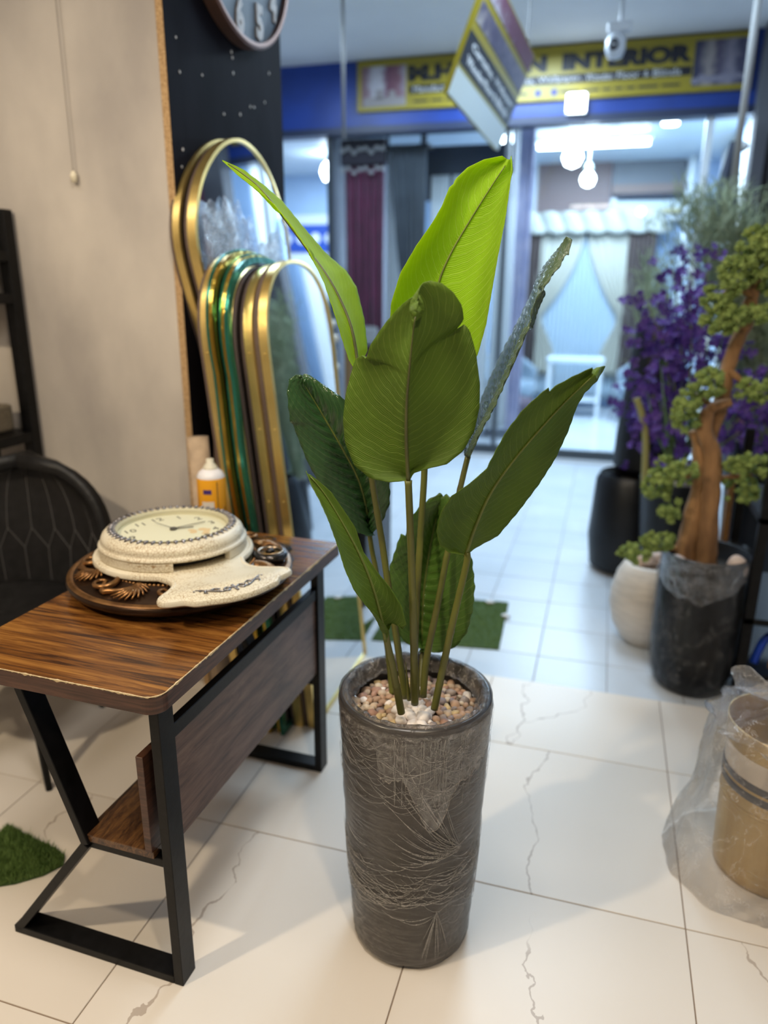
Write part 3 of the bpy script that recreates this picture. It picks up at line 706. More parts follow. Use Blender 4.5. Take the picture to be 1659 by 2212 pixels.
for k, z in ((.004, 0), (0, .004), (0, .010), (.0025, .0145), (.008, .0165), (.012, .0150), (.0145, .0165)):
    vs += [(p[0], p[1], z) for p in inset(outl, k)]
fs = [((r_*n+i), (r_*n+(i+1) % n), ((r_+1)*n+(i+1) % n), ((r_+1)*n+i)) for r_ in range(6) for i in range(n)]
fs += [tuple(range(n-1, -1, -1)), tuple(6*n+i for i in range(n))]
b.add(vs, fs).build('back_plate', CRK, cc, smooth='auto')
g = .42
MB().lathe([(.186, .0165), (.1885, .020), (.1885, .038), (.182, .040)], 90, a0=g, a1=2*pi-g).build('lower_moulding', CRK, cc, smooth='auto')
for s in (-1, 1):
    a = s*g; M_ = Matrix.Rotation(a, 4, 'Z'); MB().box(.172, .1885, -.002, .002, .0165, .040, M_).build('moulding_end', CRK, cc)
MB().lathe([(.150, .0165), (.150, .040)], 60).build('dark_recess', mat('dark_recess', (.02, .016, .012), .8), cc, smooth=True)
MB().lathe([(.15, .0395), (.188, .0395), (.1895, .044), (.184, .049), (.180, .051), (.182, .058), (.178, .068), (.168, .078), (.158, .081), (.150, .079), (.1385, .075)], 96).build('case_ring', CRK, cc, smooth=True)
b = MB()
for k in range(54):
    a = 2*pi*k/54; M_ = Matrix.Rotation(a, 3, 'Z')
    b.blob(M_ @ Vector((.1545, 0, .0835)), .0068, 1, 0, 1.15, .95, .55, M_); b.blob(M_ @ Vector((.1465, 0, .0830)), .0042, 1, 0, 1, 1, .6, M_)
    b.blob(M_ @ Vector((.1610, 0, .0815)), .0032, 1, 0, 1.3, .8, .6, M_)
b.build('bead_trim', SLV, cc, smooth=True)
MB().lathe([(.1400, .0645), (.1395, .0760), (.1430, .0815)], 72).build('dial_wall', mat('cream_dial_wall', (.55, .52, .36), .5), cc, smooth=True)
MB().lathe([(0, .0650), (.1400, .0650)], 64).build('dial', mat('cream_dial', (.66, .64, .47), .35), cc)
PRT = mat('numeral_print', (.06, .055, .05), .5)
for k in range(1, 13):
    a = pi-2*pi*k/12
    M_ = Matrix.Translation((.108*cos(a), .108*sin(a), .0652)) @ Matrix.Rotation(pi/2, 4, 'Z')
    text_mesh('numeral', str(k), .036, PRT, cc, M_, extrude=.0002)
b = MB(); b.bar((0, 0, .0685), (.052*cos(pi-2*pi*3.55/12), .052*sin(pi-2*pi*3.55/12), .0685), .004, .001); b.bar((0, 0, .0695), (.092*cos(pi-2*pi*2.9/12), .092*sin(pi-2*pi*2.9/12), .0695), .003, .001); b.bar((0, 0, .0700), (.075*cos(pi-2*pi*11.5/12), .075*sin(pi-2*pi*11.5/12), .07), .0012, .001)
b.lathe([(0, .066), (.009, .066), (.009, .071), (0, .0725)], 16); b.build('hands', mat('hand_metal', (.10, .095, .09), .4, .4), cc)
FLO = mat('printed_flower', (.62, .46, .25), .5)
b = MB()
for k in range(7): b.lathe([(0, .0652), (.008+.005*random.random(), .0653)], 9, (.03+.05*random.random(), .03+.045*random.random(), 0))
b.build('dial_flowers', FLO, cc)
b = MB()
def orn(pts, r0, r1): b.tube(catmull([(x, y, .0175+.0015) for x, y in pts], 5), [r0+(r1-r0)*abs(2*i/(5*(len(pts)-1))-1) for i in range(5*(len(pts)-1)+1)], 6)
for s in (-1, 1):
    orn([(.345, s*.004), (.338, s*.016), (.345, s*.026), (.355, s*.02), (.350, s*.012)], .0026, .0016)
    orn([(.348, s*.01), (.352, s*.03), (.340, s*.048), (.330, s*.060), (.336, s*.070), (.343, s*.064)], .0026, .0012)
    orn([(.335, s*.03), (.328, s*.042), (.332, s*.055), (.322, s*.068), (.312, s*.082)], .0026, .001)
    for q in range(6): b.blob((.315+.006*q, s*(.086-.012*q), .0185), .0024, 1, 0, 1.6, 1, .8)
for q in range(5): b.blob((.333+.007*q, 0, .0190), .0034, 1, 0, 1, 1.3, .8)
b.build('silver_scroll', SLV, cc, smooth=True)
# its pendulum bob resting by the edge of the bronze clock
pb = thing('pendulum_bob', 'small dark metal pendulum bob beside the cream clock', 'pendulum', (-.808, 1.672, .788))
pb.scale = (.68, .68, .68)
MB().lathe([(0, 0), (.058, 0), (.066, .01), (.068, .022), (.06, .034), (.052, .036), (.046, .03), (.04, .028), (0, .032)], 40).build('disc', mat('gunmetal', (.06, .055, .055), .22, .9), pb, smooth=True)
MB().lathe([(.042, .034), (.046, .041), (.051, .038)], 40).build('bright_ring', mat('worn_brass', (.35, .27, .2), .2, .9), pb, smooth=True)
MB().lathe([(0, .031), (.018, .033), (.01, .044), (0, .046)], 20).build('boss', mat('gunmetal', (1, 1, 1)), pb, smooth=True)

# black cord
cp = []
q = random.Random(3)
cp = [(-1.06, 1.93, .745), (-1.02, 1.97, .745), (-.98, 1.95, .744), (-.94, 1.955, .745), (-.915, 1.93, .747), (-.95, 1.90, .75), (-.97, 1.93, .752), (-.93, 1.885, .748)]
for k in range(16):
    a = k*1.9; cp.append((-.885+.055*cos(a)+q.uniform(-.012, .012), 1.855+.035*sin(a)+q.uniform(-.01, .01), .744+.0028*(k % 7)))
cp += [(-.86, 1.80, .745), (-.83, 1.815, .752), (-.80, 1.80, .744), (-.795, 1.765, .743)]
tag(MB().tube(catmull(cp, 7), .0024, 6).build('tangled_cable', mat('black_rubber', (.012, .012, .012), .5), None, smooth=True), 'thin black cord tangled on the desk behind the clocks', 'cord')

# spray can
sc = thing('spray_can', 'orange spray can with a white dome cap standing on the desk', 'can', (-1.118, 1.925, .7415), math.atan2(-1.925, 1.118))
ORG = mat('orange_paint', (.80, .36, .015), .3); WCP = mat('white_enamel', (.78, .76, .80), .35)
MB().lathe([(0, 0), (.040, 0), (.043, .003), (.043, .184), (.042, .188)], 40).build('body', ORG, sc, smooth=True)
MB().lathe([(.042, .187), (.0425, .190), (.036, .203), (.024, .213), (.021, .214)], 40).build('dome', WCP, sc, smooth=True)
MB().lathe([(.0215, .213), (.0225, .216), (.0205, .221), (.017, .222), (.0165, .228), (.0115, .229), (.0115, .242), (.010, .244), (0, .244)], 28).build('nozzle', mat('ivory_plastic', (.66, .62, .50), .4), sc, smooth=True)
LBL = mat('pale_label', (.66, .60, .54), .5)
def patch(nm, a0, a1, z0, z1, M, r=.0434): MB().lathe([(r, z0), (r, z1)], 10, a0=a0, a1=a1).build(nm, M, sc, smooth=True)
patch('label', -.75, .12, .092, .120, LBL); patch('label', -.75, .12, .052, .088, LBL); patch('label', -.75, .12, .01, .048, LBL)
patch('name_plate', -.62, -.02, .143, .157, mat('purple_print', (.05, .02, .16), .5))
patch('stripe', .36, .42, .004, .180, BLK)
patch('stripe', .92, 1.0, .05, .10, BLK)

# ================================================================== CHAIR
LEA = mat('black_leather', (.009, .0085, .009), .42, 0, .3, nscale=30, namt=.3, bump=.15, bscale=160)
ax = Vector((.30, -.954, 0)); rzc = math.atan2(ax.y, ax.x)
ch = thing('side_chair', 'black leather shell chair with diamond stitching behind the desk', 'chair', (-1.785, 1.70, 0), rzc)
def shell(u, v, off=0):
    s = 2*u-1; h = .40+.52*v
    wv = .30*(1-.0*v)*math.sqrt(max(.0, 1-max(0, (v-.25)/.75)**3.2)) if v > .25 else .27+.03*v/.25
    an = s*.95
    return Vector((-.27-.03*v+.20*(1-cos(an))-.05*v+off, wv*sin(an)/sin(.95), h))
MB().grid(lambda u, v: shell(u, v), 33, 21).build('backrest', LEA, ch, smooth=True, solid=.045)
b = MB()
def seatf(u, v):
    a = 2*pi*u; r = v
    return Vector((-.02+.255*r*cos(a)*(1 if cos(a) < 0 else 1.05), .25*r*sin(a), .455+.02*r*r-(.05 if v > .98 else 0)))
b.grid(seatf, 36, 12, True); b.build('seat', LEA, ch, smooth=True, solid=.05)
STI = mat('grey_thread', (.09, .085, .085), .7)
b = MB()
def stitch(pts): b.tube([shell(u, v, .0245) for u, v in pts], .0012, 4)
for k in range(7):
    u = .14+.12*k
    stitch([(u+.015*t, .95-.42*t) for t in np.linspace(0, 1, 9)])
    stitch([(u+.015, .53), (u-.025, .40)]); stitch([(u+.015, .53), (u+.095, .40)]); stitch([(u-.025, .40), (u-.005, .05)])
b.build('stitching', STI, ch)
for sx, sy in ((1, 1), (1, -1), (-1, 1), (-1, -1)):
    MB().tube([(sx*.13, sy*.13, .44), (sx*.235, sy*.205, 0)], [.016, .010], 10).build('leg', BLKM, ch, smooth=True)
    
# ================================================================== RACK AT THE LEFT
rk = thing('steel_rack', 'black steel shelf rack standing against the plaster wall', 'rack', (-2.025, 2.215, 0))
for x in (-.60, 0):
    for y in (-.20, 0): MB().box(x-.022, x+.022, y-.022, y+.022, 0, 1.73).build('post', BLKM, rk, bevel=.002, seg=1)
for z in (.30, .93, 1.42, 1.56): MB().box(-.62, .02, -.22, .02, z, z+.035).build('shelf', BLKM, rk, bevel=.002, seg=1)
tag(MB().box(-.22, .22, -.12, .1, 0, .10).build('storage_box', mat('burlap', (.16, .13, .09), .9, nscale=150, namt=.4, bump=.4, bscale=200), None, bevel=.012, loc=(-2.30, 2.10, .966)), 'rough brown burlap bundle on the black rack shelf', 'bundle')

# pull cord on the plaster wall
pc = thing('pull_cord', 'white pull cord with an acorn end hanging on the plaster wall', 'cord', (-1.735, 2.235, 1.825))
MB().tube([(.0, 0, .02), (.004, 0, .7), (.008, 0, 1.2)], .0016, 6).build('string', mat('grey_string', (.30, .27, .25), .8), pc)
MB().lathe([(0, -.016), (.0095, -.016), (.0095, -.004), (.011, -.002), (.011, .004), (.008, .014), (.003, .019), (0, .02)], 16).build('acorn', mat('ivory_knob', (.75, .68, .52), .4), pc, smooth=True)
MB().tube([(0, 0, .018), (0, 0, .028)], .0025, 6).build('knot', mat('grey_string', (1, 1, 1)), pc)

# ================================================================== WALL CLOCK
wc = thing('wall_clock', 'large round wall clock with a copper rim and slate blue face', 'clock', (-1.3592, 2.70, 2.685))
wc.rotation_euler = (0, pi/2, 0)
MB().lathe([(.36, 0), (.385, .004), (.387, .05), (.378, .056), (.366, .054), (.366, .036)], 96).build('rim', mat('copper_rim', (.20, .11, .085), .38, .6), wc, smooth='auto')
MB().lathe([(0, .034), (.368, .034)], 72).build('face', mat('slate_face', (.05, .075, .105), .5, nscale=14, namt=.2), wc)
NUM = mat('brushed_numerals', (.42, .38, .36), .5, nscale=60, namt=.25)
for k in range(1, 13):
    # local frame: x -> down, y -> +Y, z -> out; clock angle measured from up (local -x)
    a = 2*pi*k/12+radians(7)
    pos = Vector((-.305*cos(a), .305*sin(a), .036))
    yl = Vector((-1, 0, 0)); xl = Vector((0, 1, 0))
    M_ = frame_mtx(pos, xl, yl)
    text_mesh('numeral', str(k), .12, NUM, wc, M_, bold=.006, height=.115, width=.055 if k < 10 else .1, extrude=.006)
b = MB(); b.bar((0, 0, .05), (-.2, .06, .05), .016, .004); b.bar((0, 0, .054), (-.16, -.2, .054), .012, .004); b.lathe([(0, .036), (.02, .036), (.02, .056), (0, .058)], 20); b.build('hands', NUM, wc)

# ================================================================== MIRRORS
GOLD = mat('gold_frame', (.85, .64, .24), .30, .85, nscale=8, col2=(.70, .50, .16), bump=.05, bscale=30)
MIR = mat('mirror_glass', (.80, .84, .88), .02, 1.0)
MDF = mat('brown_backing', (.10, .065, .05), .7)
GRN = mat('green_foil', (.02, .16, .115), .18, .75, nscale=12, col2=(.05, .28, .20), bump=.5, bscale=22, stretch=(1, 1, .3))
GFO = mat('gold_foil', (.75, .55, .10), .15, .9, nscale=12, col2=(.45, .25, .03), bump=.6, bscale=25, stretch=(1, 1, .25))
def arch_outline(w, h, n=28, ex=2.3, wob=0):
    r = w/2; rise = r*1.02; sp = h-rise
    pts = [(wob*sin(z*5.1)*sin(pi*z/sp)**2+wob*.5*sin(z*11), z) for z in np.linspace(sp*.95, 0, 14)] if wob else [(0, 0)]
    pts.append((w, 0))
    for i in range(n+1):
        a = pi*i/n; c_, s_ = cos(a), sin(a)
        pts.append((r+r*math.copysign(abs(c_)**(2/ex), c_), sp+rise*abs(s_)**(2/ex)))
    return pts
def mirror(name, label, outline, foot, lean, thick, gold, group=None, film=False, back=MDF, band=.012, studs=True, bt=.012):
    'outline (y, height) leaning towards -X; foot = near bottom corner of the glass side'
    m_ = thing(name, label, 'mirror', foot, group=group)
    ang = math.atan(lean)
    Yv = Vector((0, 1, 0)); U = Vector((-sin(ang), 0, cos(ang)))
    Mx = frame_mtx((0, 0, 0), Yv, U)         # local z = Y x U -> +X side
    n = len(outline); c = [Vector(p) for p in outline]
    ins = [];
    for i in range(n):
        d1 = (c[i]-c[i-1]).normalized(); d2 = (c[(i+1) % n]-c[i]).normalized(); n1 = Vector((-d1.y, d1.x)); n2 = Vector((-d2.y, d2.x)); nn = (n1+n2); nn = nn/max(.4, nn.length_squared/2)*1 if nn.length > 0 else n1
        ins.append(c[i]+nn*band/1.0)
    vs = [Mx @ Vector((*p, -thick)) for p in c]+[Mx @ Vector((*p, 0)) for p in c]+[Mx @ Vector((*p, .002)) for p in ins]+[Mx @ Vector((*p, -.006)) for p in ins]
    fs = [(r_*n+i, r_*n+(i+1) % n, (r_+1)*n+(i+1) % n, (r_+1)*n+i) for r_ in range(3) for i in range(n)]
    MB().add(vs, fs).build('frame', gold, m_, smooth='auto')
    MB().prism([(p.x, p.y) for p in ins], Mx @ Matrix.Translation((0, 0, -.006)), .001).build('glass', MIR, m_)
    ins2 = [c[i]+(ins[i]-c[i])*.3 for i in range(n)]
    MB().prism([(p.x, p.y) for p in ins2], Mx @ Matrix.Translation((0, 0, -thick-bt)), bt+.001).build('backing', back, m_)
    if studs:
        k = 0
        for z in np.arange(.12, 1.3, .235):
            o = MB(); o.blob(Mx @ Vector((-.0005, z, -thick/2)), .0032, 1); o.build('rivet', gold, m_, smooth=True)
    return m_, Mx
A1 = arch_outline(.58, 1.578)
mirror('arch_mirror', 'gold framed arched mirror, outermost of the leaning stack', A1, (-.857, 2.085, 0), .100, .028, GOLD, bt=.017)
mirror('arch_mirror', 'gold framed arched mirror, second in the leaning stack', arch_outline(.58, 1.565), (-.905, 2.078, 0), .100, .028, GOLD, bt=.012)
for k in range(5):
    nm = ['green foil wrapped arched mirror nearest the two gold ones', 'gold foil wrapped arched mirror in the middle of the stack', 'green foil wrapped arched mirror in the middle of the stack', 'gold foil wrapped arched mirror next to the innermost green one', 'green foil wrapped arched mirror, innermost of the foil wrapped ones'][k]
    mirror('foil_wrapped_mirror', nm, arch_outline(.60, 1.585+.006*k, wob=.012), (-.948-.0165*k, 2.012+.014*(k % 3), 0), .100, .0125, [GRN, GFO][k % 2], back=[GFO, GRN][k % 2], band=.02, studs=False, bt=.003)
mirror('arch_mirror', 'gold framed arched mirror, innermost of the leaning stack', arch_outline(.60, 1.60), (-1.034, 2.05, 0), .099, .028, GOLD, bt=.012)
tag(MB().tube([(-1.18, 2.02, 0), (-1.235, 2.06, 1.02)], .034, 14).build('cardboard_tube', mat('kraft_tube', (.42, .31, .21), .8, nscale=30, namt=.15), None, smooth=True), 'pale cardboard tube leaning between mirrors and dark panel', 'tube')
peb = [(-.03, .30), (.02, .08), (.25, 0), (.52, .02), (.70, .18), (.74, .42), (.70, .70), (.70, .95), (.73, 1.2), (.75, 1.45), (.735, 1.65), (.68, 1.80), (.56, 1.925), (.40, 1.975), (.24, 1.94), (.10, 1.84), (.02, 1.72), (.0, 1.60), (.045, 1.44), (.11, 1.26), (.15, 1.05), (.11, .80), (.0, .55)]
peb = [tuple(p[:2]) for p in catmull([(x, y, 0) for x, y in peb], 4, True)]
FILMM = mat('plastic_wrapped_mirror', (.80, .84, .88), .03, 1.0)
pm, Mx = mirror('pebble_mirror', 'tall pebble-shaped gold mirror with crumpled plastic across its face', peb, (-1.195, 2.195, .005), .048, .030, GOLD)
mirror('pebble_mirror', 'pebble-shaped gold mirror hidden behind the plastic covered one', peb, (-1.262, 2.20, .005), .045, .024, GOLD, studs=False)
FM = film_mat('crumpled_film', (.78, .80, .84), .20, (1, 1, .6), 22, .12, .9, .7, .02)
def filmf(u, v):
    y = .04+.68*u; z = .75+.95*v
    z2 = z+(.16*sin(u*7.)*max(0, v-.6)+.12*noise.noise(Vector((u*9, 3, 0))))*v
    d = .004+.012*abs(noise.noise(Vector((u*7, v*11, 1))))+.006*abs(noise.noise(Vector((u*22, v*25, 2))))
    return Mx @ Vector((y+.0*v, z2, d))
MB().grid(filmf, 60, 70).build('plastic_film', FM, pm, smooth=True)

# ================================================================== POTTED PLANT
PX, PY = -.334, 1.387
pl = thing('potted_plant', 'tall artificial bird-of-paradise plant in a dark planter wrapped in clear plastic', 'plant', (PX, PY, 0))
POTM = mat('charcoal_planter', (.036, .031, .029), .30, nscale=5, namt=.15)
prof = [(0, 0), (.125, 0), (.136, .012), (.1385, .05), (.148, .20), (.158, .40), (.163, .55), (.1655, .60), (.1675, .622), (.166, .637), (.161, .644), (.154, .642), (.1485, .632), (.146, .60), (.140, .52), (0, .52)]
pot = MB().lathe(prof, 96).build('planter', POTM, pl, smooth=True)
# stretch film: horizontal pulls, creased, hanging tatters under the rim
FILMP = film_mat('stretch_film', (.42, .37, .33), .10, (1, 1, 8), 10, .12, .5, .28, .014, .8)
def potr(z): return float(np.interp(z, [p[1] for p in prof[1:11]], [p[0] for p in prof[1:11]]))
def filmp(u, v):
    a = 2*pi*u; z = .004+.638*v; r = potr(min(z, .636))+.0022
    w = noise.noise(Vector((cos(a)*2.2, sin(a)*2.2, z*26)))*.0016+noise.noise(Vector((cos(a)*9, sin(a)*9, z*60)))*.0008
    if .17 < z < .34: w += .0035*abs(sin(z*150+3*sin(a*2)+cos(a)*4))*math.exp(-((z-.255)/.06)**2)
    if z < .09: w += .003*abs(noise.noise(Vector((a*5, z*6, 3))))
    return Vector(((r+w)*cos(a), (r+w)*sin(a), z))
MB().grid(filmp, 220, 130, True).build('plastic_wrap', FILMP, pot, smooth=True)
FILM2 = film_mat('loose_film', (.62, .57, .52), .12, (1, 1, 1), 34, .10, 1., .65, .014, 1.)
def rimf(u, v):
    a = 2*pi*u; t = v
    r = .1665+.0035-(.040*t)+.004*noise.noise(Vector((cos(a)*7, sin(a)*7, t*4))); z = .622+.026*sin(pi*min(1, t*1.15))-.02*max(0, t-.7)+.006*noise.noise(Vector((cos(a)*9, sin(a)*9, t*6+4)))
    return Vector((r*cos(a), r*sin(a), z))
MB().grid(rimf, 160, 14, True).build('plastic_wrap', FILM2, pot, smooth=True)
def tat(u, v):
    a = -2.55+2.35*u; low = .10+.12*math.exp(-((u-.63)/.13)**2)+.02*noise.noise(Vector((u*14, 0, 0)))+.012*sin(u*23)
    low += .010*noise.noise(Vector((u*45, 2, 0)))+.006*noise.noise(Vector((u*110, 5, 0))); low *= (.45 if u < .32 else 1); low = low if u > .08 else low*.6
    z = .632-low*v; r = potr(z)+.0045+.007*v*abs(noise.noise(Vector((u*16, v*3, 1))))+.003*noise.noise(Vector((u*50, v*8, 2)))
    return Vector((r*cos(a), r*sin(a), z))
MB().grid(tat, 130, 26).build('plastic_wrap', film_mat('tattered_film', (.60, .52, .46), .012, (1, 1, .5), 38, .12, .8, .18, .004, .22), pot, smooth=True)
# pulled strands of film: bright creases around the waist, fine threads under the rim
CRS = film_mat('film_strand', (.80, .74, .66), .20, (1, 1, 1), 260, .10, .6, .9, .05, 1.)
b = MB(); rg = random.Random(21)
def onpot(a, z, off=.0045): r = potr(max(0, min(z, .636)))+off; return Vector((r*cos(a), r*sin(a), z))
for k in range(120):
    a0 = rg.uniform(-2.9, -.2); sp = rg.uniform(.25, 1.1); z0 = rg.gauss(.245, .05); sag = rg.uniform(.005, .035); tl = rg.uniform(-.03, .03)
    P = [onpot(a0+sp*t, z0-sag*sin(pi*t)+tl*t+.002*noise.noise(Vector((k*3, t*6, 0))), .0055) for t in np.linspace(0, 1, 16)]
    b.tube(P, [rg.uniform(.0002, .0007)*(.3+sin(pi*i/15)) for i in range(16)], 5)
for k in range(90):
    a0 = rg.uniform(-2.9, -.2); z0 = rg.uniform(.46, .615); sp = rg.uniform(.2, .8)
    P = [onpot(a0+sp*t, z0-.02*sin(pi*t)+rg.uniform(-.0008, .0008), .005) for t in np.linspace(0, 1, 12)]
    b.tube(P, .00028, 4)
for k in range(34):
    a0 = -2.55+2.35*rg.uniform(.4, .93); z1 = rg.uniform(.45, .56)
    P = [onpot(a0+.03*noise.noise(Vector((k, t*3, 0))), .625+(z1-.625)*t, .0062) for t in np.linspace(0, 1, 10)]
    b.tube(P, .0003, 4)
for k in range(30):   # folds fanning out from the pinch at the right of the waist
    a1 = -.62; z1 = .335; a0 = a1-rg.uniform(.2, 1.1); z0 = z1+rg.uniform(.0, .24)*(.5+.5*rg.random())
    P = [onpot(a0+(a1-a0)*t, z0+(z1-z0)*t-.02*sin(pi*t), .0048) for t in np.linspace(0, 1, 14)]
    b.tube(P, [.0006*sin(pi*min(.97, (i+.5)/14))+.0001 for i in range(14)], 4)
for k in range(16):
    a1 = -.95; z1 = .175; a0 = a1+rg.uniform(-.25, .35); z0 = rg.uniform(.02, .1)
    P = [onpot(a1+(a0-a1)*t, z1+(z0-z1)*t, .005) for t in np.linspace(0, 1, 10)]
    b.tube(P, [.0006*sin(pi*min(.97, (i+.5)/10))+.0001 for i in range(10)], 4)
tag(b.build('film_creases', CRS, pot, smooth=True), kind='stuff')
# hem of the tatter: thick twisted edge of film
hem = [tat(u, 1.0)*1.002 for u in np.linspace(.34, .98, 140)]
HEM = film_mat('bunched_film', (.66, .58, .50), .45, (1, 1, 1), 90, .18, 1., .9)
MB().tube(hem, [.0004+.0030*max(0, noise.noise(Vector((i*.55, 0, 0)))) for i in range(140)], 6).build('film_hem', HEM, pot, smooth=True)
# soil disc and pebbles
MB().lathe([(0, .585), (.146, .585)], 48).build('soil', mat('sand_bed', (.42, .34, .26), .9, nscale=40, namt=.3, bump=.6, bscale=90), pl)
PEB = [mat('pebble_%d' % i, c_, .6, nscale=40, namt=.18) for i, c_ in enumerate([(.42, .27, .18), (.52, .40, .29), (.30, .25, .23), (.56, .42, .22), (.38, .22, .16), (.60, .50, .38), (.25, .20, .20)])]
PEBW = mat('white_chip', (.80, .74, .70), .6, nscale=40, namt=.1)
shapes = []
for k in range(8):
    b = MB(); b.blob((0, 0, 0), 1, 2, .0)
    b.v = [tuple(Vector(p)*(1+.28*noise.noise(Vector(p)*1.3+Vector((k*7, 0, 0))))) for p in b.v]
    b.v = [(x*1.15, y*.95, z*.72) for x, y, z in b.v]
    shapes.append(b)
protos = {}
def pebble(x, y, z, r, mi):
    k = random.randrange(8); key = (k, mi)
    M_ = PEBW if mi == 'w' else PEB[mi]
    nm = 'white_pebble' if mi == 'w' else 'pebble'
    if key not in protos:
        o = shapes[k].build(nm, M_, None, smooth=True); protos[key] = o
        tag(o, 'white stone chip in the middle of the gravel in the wrapped planter' if mi == 'w' else ['tan', 'beige', 'grey brown', 'yellow ochre', 'russet', 'cream', 'dark grey'][mi]+' pebble in the gravel of the wrapped planter', 'pebble', 'white chips around the plant stems' if mi == 'w' else 'gravel pebbles in the planter')
    else:
        o = inst(protos[key], None, None)
    o.location = (PX+x, PY+y, z); o.scale = (r, r, r); o.rotation_euler = (random.uniform(-.6, .6), random.uniform(-.6, .6), random.uniform(0, 6.3))
cnt = 0; placed = []
for tr in range(6000):
    a = random.uniform(0, 2*pi); rr = .138*math.sqrt(random.random()); x, y = rr*cos(a), rr*sin(a)
    r = random.uniform(.0068, .0128)
    if all((x-q[0])**2+(y-q[1])**2 > (.70*(r+q[2]))**2 for q in placed):
        placed.append((x, y, r)); wht = (x-.008)**2+(y+.035)**2 < .042**2 or (random.random() < .05)
        z = .590+.004*random.random()+.012*max(0, 1-rr/.14)
        pebble(x, y, z, r*(1.15 if wht else 1), 'w' if wht else random.choice([0, 0, 1, 1, 2, 3, 4, 5, 6, 0]))
    if len(placed) > 285: break
# bigger white chips in front of the stems
for x, y, r in ((.005, -.055, .015), (.028, -.048, .018), (-.012, -.075, .013), (.035, -.08, .013), (-.03, -.04, .014)):
    pebble(x, y, .606, r, 'w')

# leaves ----------------------------------------------------------------
def leaf_mat(name, under, vein, rough, trans, tcol, gl=.5, freq=26.):
    M = mat(name, under, rough, 0, gl); N, L, b = nodes(M)
    uv = N.new('ShaderNodeUVMap'); sx = N.new('ShaderNodeSeparateXYZ'); L.new(uv.outputs[0], sx.inputs[0])
    s = mth(N, L, 'ABSOLUTE', mth(N, L, 'SUBTRACT', sx.outputs[0], .5))
    nz = N.new('ShaderNodeTexNoise'); nz.inputs['Scale'].default_value = 7; nz.inputs['Detail'].default_value = 3; L.new(uv.outputs[0], nz.inputs['Vector'])
    ph = mth(N, L, 'ADD', mth(N, L, 'SUBTRACT', sx.outputs[1], mth(N, L, 'MULTIPLY', mth(N, L, 'POWER', s, 1.5), .62)), mth(N, L, 'MULTIPLY', nz.outputs[0], .035))
    w1 = mth(N, L, 'FRACT', mth(N, L, 'MULTIPLY', ph, freq))
    tri = mth(N, L, 'ABSOLUTE', mth(N, L, 'SUBTRACT', w1, .5))
    w2 = mth(N, L, 'FRACT', mth(N, L, 'MULTIPLY', ph, freq*4.3)); tri2 = mth(N, L, 'ABSOLUTE', mth(N, L, 'SUBTRACT', w2, .5))
    r1 = ramp(N, [(0, (1, 1, 1)), (.06, (0, 0, 0))]); L.new(tri, r1.inputs[0])
    r2 = ramp(N, [(0, (.45, .45, .45)), (.3, (0, 0, 0))]); L.new(tri2, r2.inputs[0])
    v = mth(N, L, 'MINIMUM', mth(N, L, 'ADD', mth(N, L, 'MULTIPLY', r1.outputs[0], .8), mth(N, L, 'MULTIPLY', r2.outputs[0], .4)), 1.)
    n2 = N.new('ShaderNodeTexNoise'); n2.inputs['Scale'].default_value = 3; L.new(uv.outputs[0], n2.inputs['Vector'])
    rb = ramp(N, [(.3, tuple(x*.8 for x in under)), (.7, tuple(x*1.2 for x in under))]); L.new(n2.outputs[0], rb.inputs[0])
    mx = N.new('ShaderNodeMixRGB'); L.new(v, mx.inputs[0]); L.new(rb.outputs[0], mx.inputs[1]); mx.inputs[2].default_value = (*vein, 1)
    L.new(mx.outputs[0], b.inputs['Base Color'])
    bp = N.new('ShaderNodeBump'); bp.inputs['Strength'].default_value = .35; bp.inputs['Distance'].default_value = .003
    L.new(mth(N, L, 'ADD', mth(N, L, 'MULTIPLY', r1.outputs[0], .7), r2.outputs[0]), bp.inputs['Height']); L.new(bp.outputs[0], b.inputs['Normal'])
    t = N.new('ShaderNodeBsdfTranslucent'); mt = N.new('ShaderNodeMixRGB'); mt.blend_type = 'MULTIPLY'; mt.inputs[0].default_value = .5
    mt.inputs[1].default_value = (*tcol, 1); L.new(mx.outputs[0], mt.inputs[2]); t.inputs[0].default_value = (*tcol, 1)
    ms = N.new('ShaderNodeMixShader'); ms.inputs[0].default_value = trans
    L.new(b.outputs[0], ms.inputs[1]); L.new(t.outputs[0], ms.inputs[2]); L.new(ms.outputs[0], N['Material Output'].inputs[0])
    return M
LU = leaf_mat('leaf_underside', (.085, .15, .014), (.20, .28, .05), .50, .22, (.20, .34, .02), .3, 24)
LY = leaf_mat('leaf_underside_lit', (.27, .42, .02), (.48, .60, .12), .55, .55, (.60, .80, .015), .12, 26)  # underside green made brighter: light shining through the leaf is put into the colour
LT = leaf_mat('leaf_topside', (.026, .075, .024), (.07, .14, .04), .17, .10, (.06, .16, .01), .6, 20)
LM = leaf_mat('leaf_topside_mid', (.065, .14, .02), (.16, .24, .06), .28, .15, (.10, .22, .015), .5, 24)
RIB = mat('midrib', (.12, .15, .025), .45, nscale=20, namt=.2)
RIBD = mat('midrib_dark', (.075, .08, .02), .45, nscale=20, namt=.2)
STEM = mat('plant_stem', (.125, .135, .02), .42, nscale=9, col2=(.075, .07, .02), stretch=(1, 1, .5))
def resamp(P, n):
    P = np.array(P, float); d = np.r_[0, np.cumsum(np.linalg.norm(np.diff(P, axis=0), axis=1))]; t = np.linspace(0, d[-1], n)
    return np.stack([np.interp(t, d, P[:, i]) for i in range(P.shape[1])], 1)
def pts3(poly, ys):
    k = len(poly); yy = np.interp(np.linspace(0, 1, k), np.linspace(0, 1, len(ys)), ys)
    return [tuple(at(x, y, Y)) for (x, y), Y in zip(poly, yy)]
def smooth(P, n=6): return [tuple(q) for q in catmull(P, n)]
